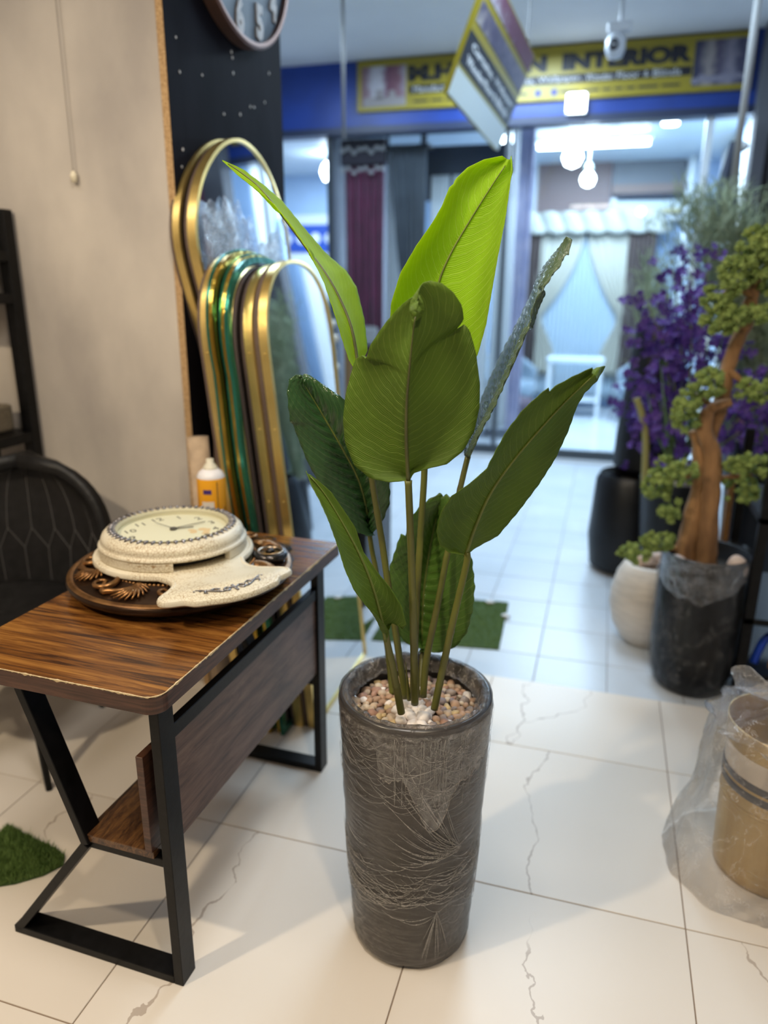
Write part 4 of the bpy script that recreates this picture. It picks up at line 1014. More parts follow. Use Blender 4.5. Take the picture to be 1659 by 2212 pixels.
def leaf(mid, left, right, ym, yl, yr, M, ribM, ripple=.0012, bulge=.012, freq=22, side=-1, ribr=.0042, N_=90, K=11):
    'all polylines run base -> tip'
    m_ = resamp(smooth(pts3(mid, ym)), N_); l_ = resamp(pts3(left, yl), N_); r_ = resamp(pts3(right, yr), N_)
    V = []; UV = []
    for i in range(N_):
        c = Vector(m_[i]); tn = Vector(m_[min(i+1, N_-1)]-m_[max(i-1, 0)]).normalized(); t = i/(N_-1)
        for j in range(-K, K+1):
            e = Vector(l_[i]) if j < 0 else Vector(r_[i]); s = abs(j)/K
            d = (e-c); p = c+d*s
            nrm = tn.cross(d).normalized() if d.length > 1e-6 else Vector((0, 1, 0))
            if j > 0: nrm = -nrm
            if nrm.dot(p-Vector((0, 0, CH))) < 0: nrm = -nrm
            am = min(1, d.length/.02)
            p = p + nrm*(side*bulge*sin(pi*s)*am + ripple*am*sin(2*pi*freq*(t-.25*s**1.5))*min(1, s*5)*(1-.4*s))
            V.append(p-Vector((PX, PY, 0))); UV.append((.5+.5*s*(1 if j >= 0 else -1), t))
    n2 = 2*K+1
    F_ = [(i*n2+j, i*n2+j+1, (i+1)*n2+j+1, (i+1)*n2+j) for i in range(N_-1) for j in range(n2-1)]
    o = MB().add(V, F_).build('leaf', M, pl, smooth=True, solid=.0012)
    me = o.data; ul = me.uv_layers.new(name='UVMap')
    for lp in me.loops: ul.data[lp.index].uv = UV[lp.vertex_index]
    # midrib on the side that faces out
    mm = [Vector(q)-Vector((PX, PY, 0)) for q in m_[::3]]
    tocam = [(Vector((0, 0, CH))-Vector(q)).normalized() for q in m_[::3]]
    k = len(mm)
    MB().tube([p+c*(.0018) for p, c in zip(mm, tocam)], [max(.0009, ribr*(1-.8*i/(k-1))) for i in range(k)], 8).build('midrib', ribM, o, smooth=True)
    return o
def stem(poly, ys, r0=.0075, r1=.0062, nodes_=5):
    P = resamp(smooth(pts3(poly, ys), 6), 60); b = MB()
    q = [Vector(p)-Vector((PX, PY, 0)) for p in P]; k = len(q)
    rad = []
    for i in range(k):
        t = i/(k-1); r = r0+(r1-r0)*t
        fr = (t*nodes_) % 1
        if fr < .06 and t > .05: r *= 1.10
        rad.append(r)
    return b.tube(q, rad, 12).build('stem', STEM, pl, smooth=True)
# 1 front centre leaf, seen from below
leaf([(882, 1040), (878, 960), (878, 880), (884, 800), (892, 720), (899, 675)],
     [(880, 1038), (840, 1042), (800, 1034), (765, 1005), (745, 955), (741, 905), (747, 850), (760, 800), (768, 775), (782, 768), (790, 776), (800, 745), (830, 700), (860, 665), (880, 648), (892, 641), (897, 650), (900, 672)],
     [(884, 1040), (893, 1022), (925, 1012), (965, 1003), (1000, 975), (1025, 930), (1036, 880), (1037, 830), (1028, 760), (1015, 715), (1004, 700), (985, 712), (1002, 690), (998, 660), (980, 632), (955, 612), (930, 606), (912, 611), (905, 630), (904, 655), (900, 672)],
     (1.27, 1.25, 1.22, 1.20, 1.19), (1.27, 1.285, 1.27, 1.22, 1.19), (1.27, 1.285, 1.27, 1.22, 1.19), LU, RIBD, .0007, .012, 24, 1)
# 2 tall bright leaf at the back
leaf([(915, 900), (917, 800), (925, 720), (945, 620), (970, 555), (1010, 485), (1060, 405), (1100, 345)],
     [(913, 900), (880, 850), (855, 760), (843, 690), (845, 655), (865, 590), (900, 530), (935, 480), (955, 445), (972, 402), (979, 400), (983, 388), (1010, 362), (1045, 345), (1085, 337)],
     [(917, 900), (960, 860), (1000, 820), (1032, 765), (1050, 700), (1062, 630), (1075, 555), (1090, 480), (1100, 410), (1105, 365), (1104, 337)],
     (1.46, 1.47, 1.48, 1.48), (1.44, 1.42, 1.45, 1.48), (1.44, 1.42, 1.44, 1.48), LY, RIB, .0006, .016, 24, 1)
# 3 narrow leaf reaching up to the left
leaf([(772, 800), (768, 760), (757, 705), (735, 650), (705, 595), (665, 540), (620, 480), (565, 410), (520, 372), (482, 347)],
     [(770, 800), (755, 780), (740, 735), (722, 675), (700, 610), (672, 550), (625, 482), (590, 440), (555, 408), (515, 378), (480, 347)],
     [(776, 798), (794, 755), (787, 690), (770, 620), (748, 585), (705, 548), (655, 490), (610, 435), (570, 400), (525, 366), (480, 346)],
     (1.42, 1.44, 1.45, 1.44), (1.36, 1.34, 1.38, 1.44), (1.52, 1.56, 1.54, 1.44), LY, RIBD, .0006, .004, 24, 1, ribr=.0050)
# 4 dark glossy leaf on the left
leaf([(799, 1157), (790, 1090), (772, 1030), (740, 970), (705, 910), (672, 855), (648, 818)],
     [(797, 1158), (770, 1150), (735, 1110), (695, 1055), (665, 1000), (645, 950), (632, 915), (627, 912), (623, 880), (620, 845), (625, 820), (640, 808), (652, 812)],
     [(801, 1157), (825, 1130), (843, 1085), (842, 1030), (830, 975), (805, 920), (775, 885), (738, 858), (700, 832), (672, 812), (656, 807), (652, 818)],
     (1.50, 1.47, 1.43, 1.40), (1.46, 1.40, 1.38, 1.39), (1.48, 1.45, 1.43, 1.41), LT, RIB, .0042, .010, 15, -1)
# 5 broad leaf leaning right, seen from below
leaf([(1006, 1198), (1028, 1135), (1060, 1065), (1105, 1000), (1160, 935), (1220, 870), (1285, 808)],
     [(1004, 1198), (972, 1195), (950, 1178), (943, 1148), (953, 1105), (975, 1072), (1015, 1045), (1050, 1015), (1070, 975), (1095, 930), (1130, 885), (1165, 853), (1186, 836), (1184, 850), (1196, 836), (1240, 812), (1282, 793), (1275, 812)],
     [(1008, 1198), (1030, 1182), (1075, 1158), (1120, 1105), (1165, 1045), (1200, 990), (1228, 930), (1245, 880), (1262, 850), (1290, 822), (1309, 790), (1295, 793), (1278, 812)],
     (1.36, 1.35, 1.33, 1.30), (1.30, 1.25, 1.27, 1.30), (1.40, 1.44, 1.40, 1.31), LU, RIB, .0009, .010, 22, 1)
# 6 low leaf twisting to the left
leaf([(834, 1385), (822, 1330), (803, 1262), (775, 1195), (740, 1130), (700, 1065), (664, 1022)],
     [(832, 1352), (818, 1334), (790, 1308), (765, 1275), (745, 1230), (728, 1175), (710, 1125), (690, 1080), (672, 1045), (661, 1017)],
     [(836, 1370), (848, 1343), (858, 1348), (870, 1360), (878, 1350), (868, 1310), (845, 1272), (815, 1235), (785, 1192), (768, 1140), (745, 1105), (715, 1062), (690, 1040), (668, 1024)],
     (1.27, 1.24, 1.22, 1.20), (1.23, 1.17, 1.17, 1.20), (1.27, 1.26, 1.25, 1.21), LU, RIB, .0005, .006, 24, 1)
# 7 low leaf at the back, glossy side forward
leaf([(913, 1408), (912, 1350), (916, 1275), (926, 1200), (940, 1130), (955, 1078)],
     [(911, 1402), (880, 1392), (855, 1365), (842, 1325), (838, 1275), (842, 1225), (858, 1175), (866, 1152), (875, 1158), (885, 1120), (905, 1096), (930, 1076), (952, 1064), (957, 1074)],
     [(915, 1408), (950, 1410), (985, 1398), (1010, 1365), (1022, 1315), (1026, 1265), (1020, 1210), (1005, 1150), (990, 1105), (976, 1078), (966, 1066), (958, 1082)],
     (1.53, 1.55, 1.56, 1.54), (1.50, 1.49, 1.51, 1.53), (1.50, 1.48, 1.50, 1.53), LM, RIB, .0032, .010, 17, -1)
# 8 ribbed leaf seen nearly edge-on at the right
leaf([(1011, 988), (1040, 925), (1080, 845), (1118, 762), (1148, 690), (1175, 620), (1210, 560), (1234, 516)],
     [(1009, 985), (1004, 968), (1018, 925), (1045, 850), (1075, 780), (1105, 722), (1140, 652), (1155, 622), (1165, 590), (1190, 557), (1215, 530), (1231, 514)],
     [(1013, 988), (1040, 930), (1064, 888), (1088, 832), (1118, 762), (1142, 708), (1152, 655), (1185, 606), (1212, 570), (1224, 548), (1228, 552), (1236, 518)],
     (1.50, 1.49, 1.47, 1.45), (1.62, 1.70, 1.66, 1.47), (1.44, 1.42, 1.43, 1.45), leaf_mat('leaf_topside_pale', (.07, .11, .06), (.20, .24, .18), .26, .1, (.1, .2, .02), .6, 22), RIB, .0038, .006, 15, -1)
# stems
stem([(896, 1520), (893, 1350), (887, 1165), (882, 1038)], (1.33, 1.30, 1.28, 1.268), .0082, .0066, 6)
stem([(892, 1498), (900, 1310), (908, 1160), (917, 1010), (915, 890)], (1.40, 1.42, 1.44, 1.46, 1.462), .0078, .0066, 6)
stem([(876, 1508), (853, 1355), (839, 1266), (822, 1150), (805, 1045), (780, 870), (771, 795)], (1.36, 1.38, 1.39, 1.40, 1.41, 1.42, 1.42), .0078, .006, 7)
stem([(848, 1500), (840, 1420), (826, 1320), (812, 1230), (803, 1185), (798, 1150)], (1.42, 1.45, 1.47, 1.49, 1.50, 1.50), .0078, .0055, 5)
stem([(938, 1532), (975, 1357), (1008, 1215), (1006, 1195)], (1.32, 1.335, 1.355, 1.36), .0078, .0066, 6)
stem([(867, 1540), (850, 1450), (836, 1385), (833, 1360)], (1.30, 1.285, 1.272, 1.27), .0082, .0066, 3)
stem([(909, 1500), (911, 1440), (913, 1404)], (1.46, 1.50, 1.53), .0066, .0056, 3)
stem([(914, 1506), (921, 1425), (946, 1303), (966, 1198), (992, 1065), (1011, 985)], (1.37, 1.39, 1.42, 1.45, 1.48, 1.50), .0078, .006, 7)
for poly, ys in (([(884, 1512), (880, 1470), (876, 1430)], (1.34, 1.335, 1.33)), ([(903, 1505), (902, 1450), (900, 1405)], (1.35, 1.35, 1.35))):
    P = resamp(smooth(pts3(poly, ys), 6), 14)
    MB().tube([Vector(p)-Vector((PX, PY, 0)) for p in P], [.0045*(1-i/13.2)+.0004 for i in range(14)], 8).build('shoot', STEM, pl, smooth=True)

# ================================================================== GOLD TUB IN A CLEAR BAG
bt = thing('waste_bin', 'gold and cream metal bin with black bands inside a clear bag', 'bin', (.535, 1.845, 0))
GB1 = mat('brushed_gold', (.46, .30, .12), .32, .55, nscale=3, col2=(.58, .42, .20), stretch=(8, 8, .6))
MB().lathe([(0, 0), (.125, 0), (.132, .006), (.134, .03), (.140, .22)], 64).build('lower_body', GB1, bt, smooth=True)
MB().lathe([(.1405, .22), (.142, .224), (.142, .228), (.1405, .232)], 64).build('ridge', GB1, bt, smooth=True)
MB().lathe([(.1400, .231), (.1410, .262)], 64).build('gold_band', GB1, bt, smooth=True)
BK = mat('charcoal_band', (.05, .05, .06), .3)
MB().lathe([(.1412, .262), (.1425, .264), (.1430, .282), (.1415, .284)], 64).build('dark_band', BK, bt, smooth=True)
MB().lathe([(.1410, .284), (.1416, .292)], 64).build('gold_band', GB1, bt, smooth=True)
MB().lathe([(.1416, .292), (.1430, .294), (.1435, .311), (.1418, .313)], 64).build('dark_band', BK, bt, smooth=True)
MB().lathe([(.1412, .313), (.1435, .375)], 64).build('upper_body', mat('cream_metal', (.60, .52, .44), .35, .2), bt, smooth=True)
MB().lathe([(.1437, .375), (.1450, .379), (.1475, .432), (.1490, .436), (.1475, .439), (.1445, .436), (.141, .36), (.128, .02), (0, .02)], 64).build('rim', GB1, bt, smooth=True)
# the bag: gathered above the rim, slumped on the floor to the left
bg = thing('plastic_bag', 'clear crinkled plastic bag tied around the gold bin', 'bag', (.50, 1.80, 0))
BAGM = film_mat('clear_bag', (.80, .76, .74), .08, (1, 1, 1), 12, .09, 1., .42, .010, .7)
def bagf(u, v):
    a = 2*pi*u
    base = .205+.075*max(0, cos(a-pi*1.08))**3+.02*sin(3*a+1)
    if v < .72:
        t = v/.72; z = .004+.50*t**1.1*.86
        r = base*(1-t)**1.2+.175*(1-(1-t)**1.2)
        r += .012*noise.noise(Vector((cos(a)*3, sin(a)*3, z*7)))+.006*noise.noise(Vector((cos(a)*9, sin(a)*9, z*14)))+.004*sin(a*11+z*20)
        cx, cy = .03, .045
    else:
        t = (v-.72)/.28; z = .435+.10*t-.03*sin(pi*t); r = .178*(1-t)**.8+.012
        r += .012*(1-t)*sin(a*9+t*5)+.01*(1-t)*noise.noise(Vector((cos(a)*5, sin(a)*5, t*4)))
        cx, cy = .03-.01*t, .045-.10*t
    return Vector((cx+r*cos(a), cy+r*sin(a), max(.003, z)))
MB().grid(bagf, 150, 80, True).build('film', BAGM, bg, smooth=True)
def tail(u, v):
    a = 2*pi*u; r = .014+.052*v**1.3*(1+.35*sin(a*2+1)); r += .008*v*sin(a*7)
    return Vector((.02-.085*v+r*cos(a), -.055-.02*v+r*sin(a)*.6, .525+.085*v+.02*v*sin(a*3)))
BAG2 = film_mat('bunched_bag', (.84, .80, .78), .14, (1, 1, 1), 40, .10, 1., .55, .012)
MB().grid(tail, 60, 26, True).build('gathered_top', BAG2, bg, smooth=True)
b = MB(); b.blob((.02, -.055, .525), .026, 3, 0, 1.2, 1, .8); b.v = [tuple(Vector(p)+Vector((1, 1, 1))*.004*noise.noise(Vector(p)*90)) for p in b.v]; b.build('knot', BAG2, bg, smooth=True)
def strip(u, v): return Vector((.02+.02*v+.03*(u-.5)*(1+v), -.075-.075*v+.006*sin(u*9), .525-.13*v+.006*sin(u*14+v*4)))
MB().grid(strip, 14, 24).build('tie_end', BAG2, bg, smooth=True)

# ================================================================== PLANTS AND POTS BY THE RIGHT
CZ = -.04
DKP = mat('black_planter', (.008, .008, .009), .38, 0, .3, nscale=6, namt=.3)
bo = thing('bonsai_tree', 'artificial bonsai with twisted driftwood trunk and mossy pads in a black wrapped pot', 'tree', (.435, 2.885, CZ))
O = Vector((.435, 2.885, CZ))
pprof = [(0, 0), (.11, 0), (.13, .015), (.15, .08), (.158, .20), (.160, .38), (.157, .54), (.160, .565), (.156, .572), (.149, .565), (.147, .48), (0, .48)]
bp_ = MB().lathe(pprof, 64).build('pot', DKP, bo, smooth=True)
FB = film_mat('pot_film', (.55, .54, .54), .004, (1, 1, .7), 10, .10, .9, .34, .007, .4)
def pf(u, v):
    a = 2*pi*u; z = .01+.57*v; r = float(np.interp(z, [p[1] for p in pprof[1:8]], [p[0] for p in pprof[1:8]]))+.006+.010*abs(noise.noise(Vector((cos(a)*3, sin(a)*3, z*9))))+.004*noise.noise(Vector((cos(a)*8, sin(a)*8, z*22)))
    return Vector((r*cos(a), r*sin(a), z))
MB().grid(pf, 120, 60, True).build('plastic_wrap', FB, bp_, smooth=True)
def cuff(u, v):
    a = -2.8+2.9*u; z = .575-(.11+.05*sin(u*5)+.03*noise.noise(Vector((u*9, 0, 2))))*v; r = .166+.012*v*abs(noise.noise(Vector((u*12, v*4, 0))))+.003
    return Vector((r*cos(a), r*sin(a), z))
MB().grid(cuff, 60, 16).build('plastic_wrap', film_mat('pot_cuff_film', (.62, .58, .56), .05, (1, 1, 1), 24, .12, 1., .5, .01), bp_, smooth=True)
MB().lathe([(0, .50), (.148, .50)], 32).build('soil', mat('dark_soil', (.03, .025, .02), .95, bump=.6, bscale=60), bo)
WD = mat('driftwood', (.10, .045, .018), .8, nscale=16, col2=(.36, .19, .075), stretch=(1, 1, .25), bump=.9, bscale=26, detail=8)
def bpts(poly, ys): return [Vector(p)-O for p in pts3(poly, ys)]
def limb(poly, ys, rad, nm='trunk'):
    P = catmull(bpts(poly, ys), 7); R_ = np.interp(np.linspace(0, 1, len(P)), np.linspace(0, 1, len(rad)), rad)
    b = MB(); b.tube(P, list(R_), 12); b.v = [tuple(Vector(p)*1+Vector((noise.noise(Vector(p)*28), noise.noise(Vector(p)*28+Vector((9, 0, 0))), 0))*.007) for p in b.v]
    return b.build(nm, WD, bo, smooth=True)
limb([(1475, 1225), (1492, 1140), (1510, 1050), (1512, 985), (1498, 930)], (2.88,), (.042, .036, .030, .026, .016))
limb([(1525, 1228), (1530, 1130), (1535, 1050), (1540, 985), (1520, 925), (1535, 885), (1580, 868)], (2.86, 2.84), (.040, .036, .034, .030, .030, .022, .014))
limb([(1515, 1225), (1520, 1120), (1520, 1020), (1530, 940), (1555, 880), (1572, 800), (1590, 745), (1615, 690), (1625, 630), (1638, 590)], (2.90, 2.90), (.036, .034, .034, .034, .028, .024, .024, .024, .022, .018))
for poly in ([(1515, 1010), (1480, 1030), (1450, 1035)], [(1500, 1180), (1450, 1185), (1410, 1190)], [(1545, 880), (1520, 865), (1505, 850)], [(1575, 800), (1610, 830), (1630, 850)], [(1540, 1040), (1580, 1030), (1625, 1025)], [(1612, 690), (1575, 690), (1550, 690)], [(1625, 640), (1590, 620), (1560, 640)]):
    limb(poly, (2.88, 2.87), (.012, .010, .006), 'branch')
MOSS = mat('moss_pad', (.12, .185, .04), .9, nscale=34, col2=(.31, .39, .11))
def pad(cx, cy, wx, wy, Y, n):
    b = MB(); rg = random.Random(int(cx*7+cy))
    for k in range(n):
        u, v = rg.uniform(-1, 1), rg.uniform(-1, 1)
        if u*u+v*v > 1: continue
        c = Vector(at(cx+u*wx, cy+v*wy, Y+rg.uniform(-.07, .07)*(1-.5*(u*u+v*v))))-O
        r = rg.uniform(.008, .013)
        b.blob(c, r, 1, .25, 1, 1, .9)
        for q in range(34):
            d = Vector((rg.gauss(0, 1), rg.gauss(0, 1), rg.gauss(.35, 1))).normalized(); e = d.orthogonal().normalized()*r*.24; f_ = d.cross(e)
            p0 = c+d*r*.85; p1 = c+d*r*rg.uniform(1.25, 1.75)
            b.add([p0+e, p0-e*.5+f_*.87, p0-e*.5-f_*.87, p1], [(0, 1, 3), (1, 2, 3), (2, 0, 3)])
    return b.build('foliage_pad', MOSS, bo)
for cx, cy, wx, wy, Y, n in ((1650, 545, 60, 55, 2.82, 170), (1600, 590, 45, 40, 2.82, 60), (1555, 645, 40, 36, 2.82, 60), (1562, 690, 48, 30, 2.80, 80), (1635, 678, 40, 20, 2.86, 45), (1528, 830, 38, 34, 2.80, 60), (1482, 890, 34, 46, 2.80, 60),
                             (1632, 845, 48, 26, 2.86, 60), (1455, 1020, 52, 34, 2.78, 80), (1420, 1050, 32, 26, 2.78, 36), (1448, 1100, 24, 26, 2.80, 30), (1425, 1170, 40, 20, 2.76, 45), (1372, 1195, 36, 22, 2.76, 40), (1620, 1010, 60, 26, 2.84, 80), (1600, 1055, 44, 30, 2.90, 50), (1662, 600, 40, 40, 2.9, 50)):
    pad(cx, cy, wx, wy, Y, n)
RK = mat('pink_white_stone', (.62, .50, .44), .7, nscale=20, namt=.15)
def rock(p, r, label, sx=1, sz=1):
    b = MB(); b.blob((0, 0, 0), r, 3); b.v = [tuple(Vector((x*sx, y, z*sz))*(1+.3*noise.noise(Vector((x, y, z))*14))) for x, y, z in b.v]
    return tag(b.build('stone', RK, None, smooth=True, loc=p), label, 'stone')
rock((.535, 2.82, .495), .042, 'pale pink stone beside the driftwood trunk in the wrapped pot', .9, 1.2)
rock((.33, 2.83, .485), .035, 'small pale stone at the left of the driftwood trunk')

# white round pot behind it
wpot = thing('round_pot', 'off-white ribbed round pot with pink stones behind the black wrapped pot', 'pot', (.275, 3.22, CZ))
MB().lathe([(0, 0), (.07, 0), (.105, .03), (.145, .10), (.162, .18), (.160, .25), (.140, .33), (.115, .375), (.10, .385), (.095, .375), (0, .36)], 64).build('body', mat('off_white_ceramic', (.60, .54, .47), .5, nscale=8, namt=.1, stretch=(1, 1, 6), bump=.25, bscale=18), wpot, smooth=True)
b = MB()
for k in range(14): b.blob((.07*cos(k*2.4)*random.random(), .07*sin(k*2.4)*random.random(), .385+.03*random.random()), .03, 2, .25)
b.build('stones', RK, wpot, smooth=True)

# tall black planters
def planter(loc, prof, label, n=48, nm='tall_planter'):
    a = thing(nm, label, 'planter', loc)
    MB().lathe(prof, n).build('body', DKP, a, smooth='auto')
    r = prof[-2][0]
    MB().lathe([(0, prof[-2][1]-.03), (r, prof[-2][1]-.03)], 32).build('soil', mat('dark_soil', (1, 1, 1)), a)
    return a
fp = thing('orchid_planter', 'purple orchid sprays in a tall black planter with white gravel', 'plant', (.40, 3.78, CZ))
MB().lathe([(0, 0), (.12, 0), (.13, .01), (.18, .62), (.185, .635), (.178, .64), (.17, .62), (0, .6)], 48).build('planter', DKP, fp, smooth='auto')
b = MB()
for k in range(60): b.blob((.155*math.sqrt(random.random())*cos(k*2.4), .155*math.sqrt(random.random())*sin(k*2.4), .615), .02, 1, .25)
b.build('white_gravel', mat('grey_gravel', (.40, .38, .38), .8), fp)
planter((.20, 4.15, CZ), [(0, 0), (.13, 0), (.19, .03), (.21, .2), (.19, .52), (.17, .56), (.16, .55), (0, .5)], 'squat black planter at the corridor edge below the tall vase')
planter((.27, 4.25, .52), [(0, 0), (.15, 0), (.18, .03), (.175, .2), (.13, .75), (.12, .80), (.11, .79), (0, .74)], 'tall tapering black vase standing on the squat planter', nm='tall_vase')
planter((.86, 4.25, CZ), [(0, 0), (.14, 0), (.15, .01), (.19, .75), (.195, .77), (.18, .77), (0, .72)], 'tall black planter behind the bonsai holding grassy plumes')

GST = mat('olive_stem', (.14, .16, .05), .6); VIO = mat('violet_petals', (.045, .018, .17), .55, nscale=30, col2=(.10, .035, .30))
Of = Vector((.40, 3.78, CZ))
def petal_flower(b, c, r, rg):
    n = Vector((rg.gauss(0, .6), -1+rg.gauss(0, .5), rg.gauss(.2, .6))).normalized(); u = n.orthogonal().normalized(); v = n.cross(u)
    for k in range(5):
        a = 2*pi*k/5+rg.random(); d = u*cos(a)+v*sin(a); e = n.cross(d)
        p0, p1, p2, p3 = c, c+d*r*.55+e*r*.35+n*r*.2, c+d*r+n*r*.12, c+d*r*.55-e*r*.35+n*r*.2
        b.add([p0, p1, p2, p3], [(0, 1, 2, 3)])
rg = random.Random(11)
sprays = [((1450, 1000), (1440, 780), (1400, 660)), ((1460, 1000), (1470, 740), (1450, 560)), ((1470, 1000), (1510, 760), (1530, 560)), ((1450, 1000), (1430, 880), (1380, 850)), ((1465, 1000), (1490, 820), (1490, 640)),
          ((1455, 1020), (1420, 930), (1400, 860)), ((1470, 1000), (1540, 830), (1580, 720)), ((1465, 1010), (1460, 860), (1445, 730)), ((1480, 1000), (1560, 900), (1640, 830)), ((1470, 1000), (1600, 900), (1655, 880)), ((1460, 1050), (1440, 960), (1420, 900)), ((1470, 1060), (1560, 960), (1610, 930))]
for k, poly in enumerate(sprays):
    Yt = 3.75+rg.uniform(-.15, .2)
    base_ = Vector((rg.uniform(-.06, .06), rg.uniform(-.06, .06), .60))
    P = [base_]+[Vector(at(x, y, Yt))-Of for x, y in poly[1:]]
    P = catmull(P, 12)
    MB().tube(P, [.007*(1-.6*i/(len(P)-1)) for i in range(len(P))], 6).build('stem', GST, fp, smooth=True)
    b = MB()
    for q in range(58):
        t = rg.uniform(.45, 1.0); i = min(len(P)-1, int(t*(len(P)-1))); sp = .085*(1.15-t)+.035
        petal_flower(b, P[i]+Vector((rg.gauss(0, sp), rg.gauss(0, sp*.7), rg.gauss(0, sp))), rg.uniform(.022, .034), rg)
    tag(b.build('flower_cluster', VIO, fp, solid=.001), kind='stuff')
for k in range(26):
    a = rg.uniform(0, 2*pi); tip = Vector((rg.uniform(-.22, .2), rg.uniform(-.2, .2), rg.uniform(.9, 1.35))); P = catmull([Vector((.05*cos(a), .05*sin(a), .60)), tip*.6+Vector((0, 0, .2)), tip], 5)
    MB().tube(P, [.008*(1-.85*abs(2*i/(len(P)-1)-1)) for i in range(len(P))], 4).build('leaf_blade', mat('blade_green', (.10, .19, .07), .6), fp)
pole_ = [Vector(p)-Of for p in pts3([(1392, 1045), (1395, 950), (1388, 900), (1375, 860)], (3.7,))]
MB().tube(catmull(pole_, 6), .017, 8).build('cane', mat('bamboo_cane', (.26, .24, .08), .6), fp, smooth=True)
# grassy plume plant behind
gp = thing('plume_grass', 'tall grey-green grassy plume plant behind the purple orchids', 'plant', (.86, 4.25, .72))
gp2 = thing('plume_grass', 'lower green grassy plume plant beside the shopfront curtain display', 'plant', (.42, 4.9, CZ))
def plume(root, n, cx, cy, spreadx, topy, Y, seed, r0):
    rg = random.Random(seed); b = MB(); O_ = root.location
    for k in range(n):
        e = Vector(at(cx+rg.gauss(0, spreadx), topy+abs(rg.gauss(0, 110)), Y+rg.gauss(0, .12)))-O_
        s0 = Vector((rg.gauss(0, .035), rg.gauss(0, .03), 0)); mid_ = s0.lerp(e, .5)+Vector((rg.gauss(0, .03), rg.gauss(0, .03), .12))
        P = catmull([s0, mid_, e], 5); b.tube(P, [r0*(1-.8*i/(len(P)-1)) for i in range(len(P))], 3, cap=False)
        for q in range(5):
            i = rg.randrange(3, len(P)); d = Vector((rg.gauss(0, .05), rg.gauss(0, .05), rg.uniform(.02, .12))); b.tube([P[i], P[i]+d*.5+Vector((0, 0, .02)), P[i]+d], [r0*.7, r0*.6, r0*.2], 3, cap=False)
    tag(b.build('blades', mat('plume_green', (.16, .22, .12), .7, nscale=5, col2=(.28, .33, .22)), root), kind='stuff')
plume(gp, 420, 1545, 560, 56, 405, 4.25, 5, .0042)
MB().lathe([(0, 0), (.05, 0), (.03, .05), (0, .06)], 16).build('crown', GST, gp, smooth=True)
plume(gp2, 200, 1415, 700, 22, 560, 4.9, 6, .005)
MB().lathe([(0, 0), (.10, 0), (.14, .4), (.13, .41), (0, .38)], 24).build('pot', DKP, gp2, smooth='auto')
for ch_ in gp2.children:
    if ch_.name.startswith('blades'): ch_.location.z = 0

# ================================================================== RACK AND FRAMES AT THE RIGHT EDGE
rr = thing('display_rack', 'black steel display rack at the right behind the gold bin', 'rack', (.60, 2.80, CZ))
for x, y in ((0, 0), (0, .5), (.7, 0), (.7, .5)): MB().box(x-.018, x+.018, y-.018, y+.018, 0, .98).build('post', BLKM, rr, bevel=.002, seg=1)
for z in (.10, .33, .72): MB().box(-.018, .718, -.018, .518, z, z+.025).build('shelf', BLKM, rr, bevel=.002, seg=1)
FRW = wood_mat('amber_wood', (.08, .03, .008), (.25, .11, .025), (.34, .17, .04), (10, 10, 1.5), .45)
for k in range(4):
    fo = thing('picture_frame', ['first', 'second', 'third', 'fourth'][k]+' amber wooden frame counted from the wrapped bonsai pot, leaning by the rack', 'frame', (.548, 3.09+.05*k, CZ), 0, 'amber frames leaning by the rack')
    fo.rotation_euler = (0, radians(-1+.6*k), 0)
    MB().box(-.022, .0, -.018, .018, 0, .86).build('stile', FRW, fo, bevel=.003, seg=1)
    MB().box(.0, .012, -.012, .012, .82, .86).build('top_rail', FRW, fo, bevel=.003, seg=1)
tag(MB().tube(catmull([(.655, 2.86, .102), (.668, 2.87, .15), (.69, 2.88, .20), (.74, 2.89, .235)], 6), .016, 10).build('blue_hose', mat('blue_plastic', (.01, .06, .50), .4), None, smooth=True), 'bright blue bent tube on the lower rack shelf', 'tube')
tag(MB().tube(catmull([(.715, 2.83, .102), (.718, 2.835, .15), (.735, 2.84, .19), (.78, 2.845, .21)], 6), .016, 10).build('amber_tube', mat('amber_plastic', (.30, .15, .03), .4), None, smooth=True), 'amber bent tube beside the blue one on the rack', 'tube')

# dark drapes at the upper right of the corridor
dd = thing('dark_drape', 'maroon and black drapes hanging at the right of the corridor', 'curtain', (1.12, 6.45, 0))
curtain('maroon_cloth', (-.10, .0), (.6, 0), 2.78, .3, 6, .04, MAROON, parent=dd)
curtain('black_cloth', (-.16, -.2), (.5, -.2), 2.55, 1.75, 5, .06, mat('black_cloth', (.012, .010, .013), .8), parent=dd)
MB().box(-.15, .7, -.03, .03, 2.76, 2.80).build('rail', BLKM, dd)
struct(MB().box(.93, 1.32, 6.70, 6.90, -.1, 3.38).build('wall_stall', mat('stall_grey', (.10, .105, .12), .8)))
q0 = at(1590, 300, 4.8); 
hc = thing('hanging_cloth', 'bundled navy cloth hanging from the pale grey pole', 'cloth', (q0.x, 4.75, 0))
def hcf(u, v):
    a = 2*pi*u; r = .02+.06*v+.012*sin(a*5); return Vector((r*cos(a)-.03*v, r*sin(a), q0.z-.02-.50*v))
MB().grid(hcf, 40, 16, True).build('cloth', mat('navy_cloth', (.03, .04, .07), .8), hc, smooth=True)
b = MB(); b.blob((.03, -.02, q0.z-.05), .03, 2); b.build('white_ball', WHITEF, hc, smooth=True)

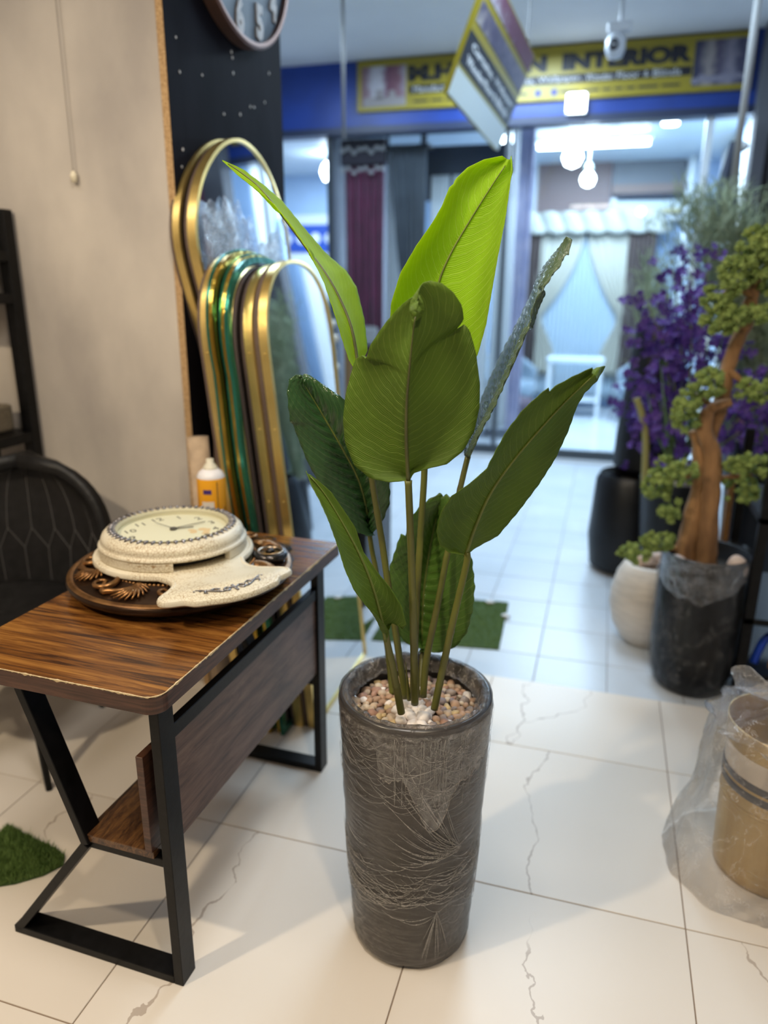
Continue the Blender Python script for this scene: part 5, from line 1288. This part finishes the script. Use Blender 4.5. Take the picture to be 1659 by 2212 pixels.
# black cabinet behind the mirrors, gilded stand with beads
cb = thing('black_cabinet', 'black cabinet standing in the corridor behind the mirror stack', 'cabinet', (-1.36, 3.38, CZ))
MB().box(-.35, .33, -.2, .25, .03, .86).build('body', DKP, cb, bevel=.01)
MB().box(-.33, -.015, -.215, -.2, .06, .84).build('door', DKP, cb, bevel=.004)
MB().box(.0, .315, -.215, -.2, .06, .84).build('door', DKP, cb, bevel=.004)
MB().box(-.34, .32, -.19, .24, 0, .03).build('plinth', BLKM, cb)
for x in (-.04, .03): MB().box(x-.006, x+.006, -.232, -.215, .45, .58).build('handle', mat('steel_handle', (.4, .4, .42), .3, .8), cb, bevel=.002)
gs = thing('gilded_stand', 'gilded carved stand strung with pearl beads behind the plant', 'stand', (-1.50, 4.3, CZ))
MB().lathe([(0, 0), (.09, 0), (.09, .03), (.04, .06), (.028, .2), (.034, .5), (.026, .9), (.03, 1.3), (.05, 1.34), (0, 1.36)], 20).build('column', mat('gilded_wood', (.30, .20, .10), .4, .4, bump=.6, bscale=40), gs, smooth=True)
for k in range(8):
    b = MB(); b.blob((-.09-.02*(k % 2), -.03, .72+.085*k), .036, 2, 0, 1.1, 1, .8); b.build('bead', mat('ivory_bead', (.66, .62, .52), .25), gs, smooth=True)
MB().tube([(-.095, -.03, .66), (-.095, -.03, 1.36), (0, 0, 1.36)], .003, 6).build('string', GST, gs)

# ================================================================== GRASS MATS
GRS = mat('artificial_turf', (.10, .19, .035), .8, nscale=60, col2=(.19, .30, .08))
def turf(poly, z, label, blade=.010, dens=2600, seed=1):
    a = thing('grass_mat', label, 'mat', (poly[0][0], poly[0][1], z)); o = Vector((poly[0][0], poly[0][1]))
    P = [Vector(p)-o for p in poly]
    MB().prism([(p.x, p.y) for p in P], Matrix.Translation((0, 0, .0005)), .004).build('backing', mat('turf_backing', (.045, .085, .02), .9), a)
    rg = random.Random(seed); b = MB()
    xs = [p.x for p in P]; ys = [p.y for p in P]
    def inside(x, y):
        c = False; n = len(P)
        for i in range(n):
            x1_, y1_ = P[i]; x2_, y2_ = P[i-1]
            if (y1_ > y) != (y2_ > y) and x < (x2_-x1_)*(y-y1_)/(y2_-y1_)+x1_: c = not c
        return c
    for k in range(dens):
        x, y = rg.uniform(min(xs), max(xs)), rg.uniform(min(ys), max(ys))
        if not inside(x, y): continue
        h = blade*rg.uniform(.6, 1.3); t = rg.uniform(0, 6.3); dx, dy = .0012*cos(t), .0012*sin(t); lx, ly = rg.gauss(0, blade*.4), rg.gauss(0, blade*.4)
        b.add([(x-dx, y-dy, .004), (x+dx, y+dy, .004), (x+lx, y+ly, .004+h)], [(0, 1, 2)])
    tag(b.build('grass_blades', GRS, a), kind='stuff')
turf([(-.335, 2.94), (-.36, 3.46), (-.92, 3.40), (-.90, 2.86)], CZ, 'square green turf mat with white specks on the corridor floor', .008, 16000, 2)
turf([(-.935, 2.80), (-1.04, 2.80), (-1.02, 2.84), (-.95, 3.12)], CZ, 'small triangular turf offcut between the mirrors and the plant', .008, 3000, 3)
turf([(-1.265, 1.29), (-1.29, 1.245), (-1.34, 1.20), (-1.42, 1.155), (-1.52, 1.12), (-1.52, 1.37), (-1.42, 1.35), (-1.33, 1.335), (-1.285, 1.32)], 0, 'green turf patch on the floor left of the desk', .016, 9000, 4)
turf([(.262, 1.13), (.30, 1.19), (.36, 1.16), (.36, 1.08), (.29, 1.08)], 0, 'small turf scrap on the floor before the gold bin', .016, 2600, 5)
for dx, dy in ((-.45, 3.42), (-.36+.01, 3.28)):
    b = MB(); b.blob((0, 0, 0), .022, 2, .2, 1, .7, .35); tag(b.build('paper_scrap', mat('white_paper', (.7, .7, .7), .8), None, smooth=True, loc=(dx, dy, CZ+.013)), 'white paper scrap lying on the square turf mat', 'scrap', 'scraps on the turf mat')
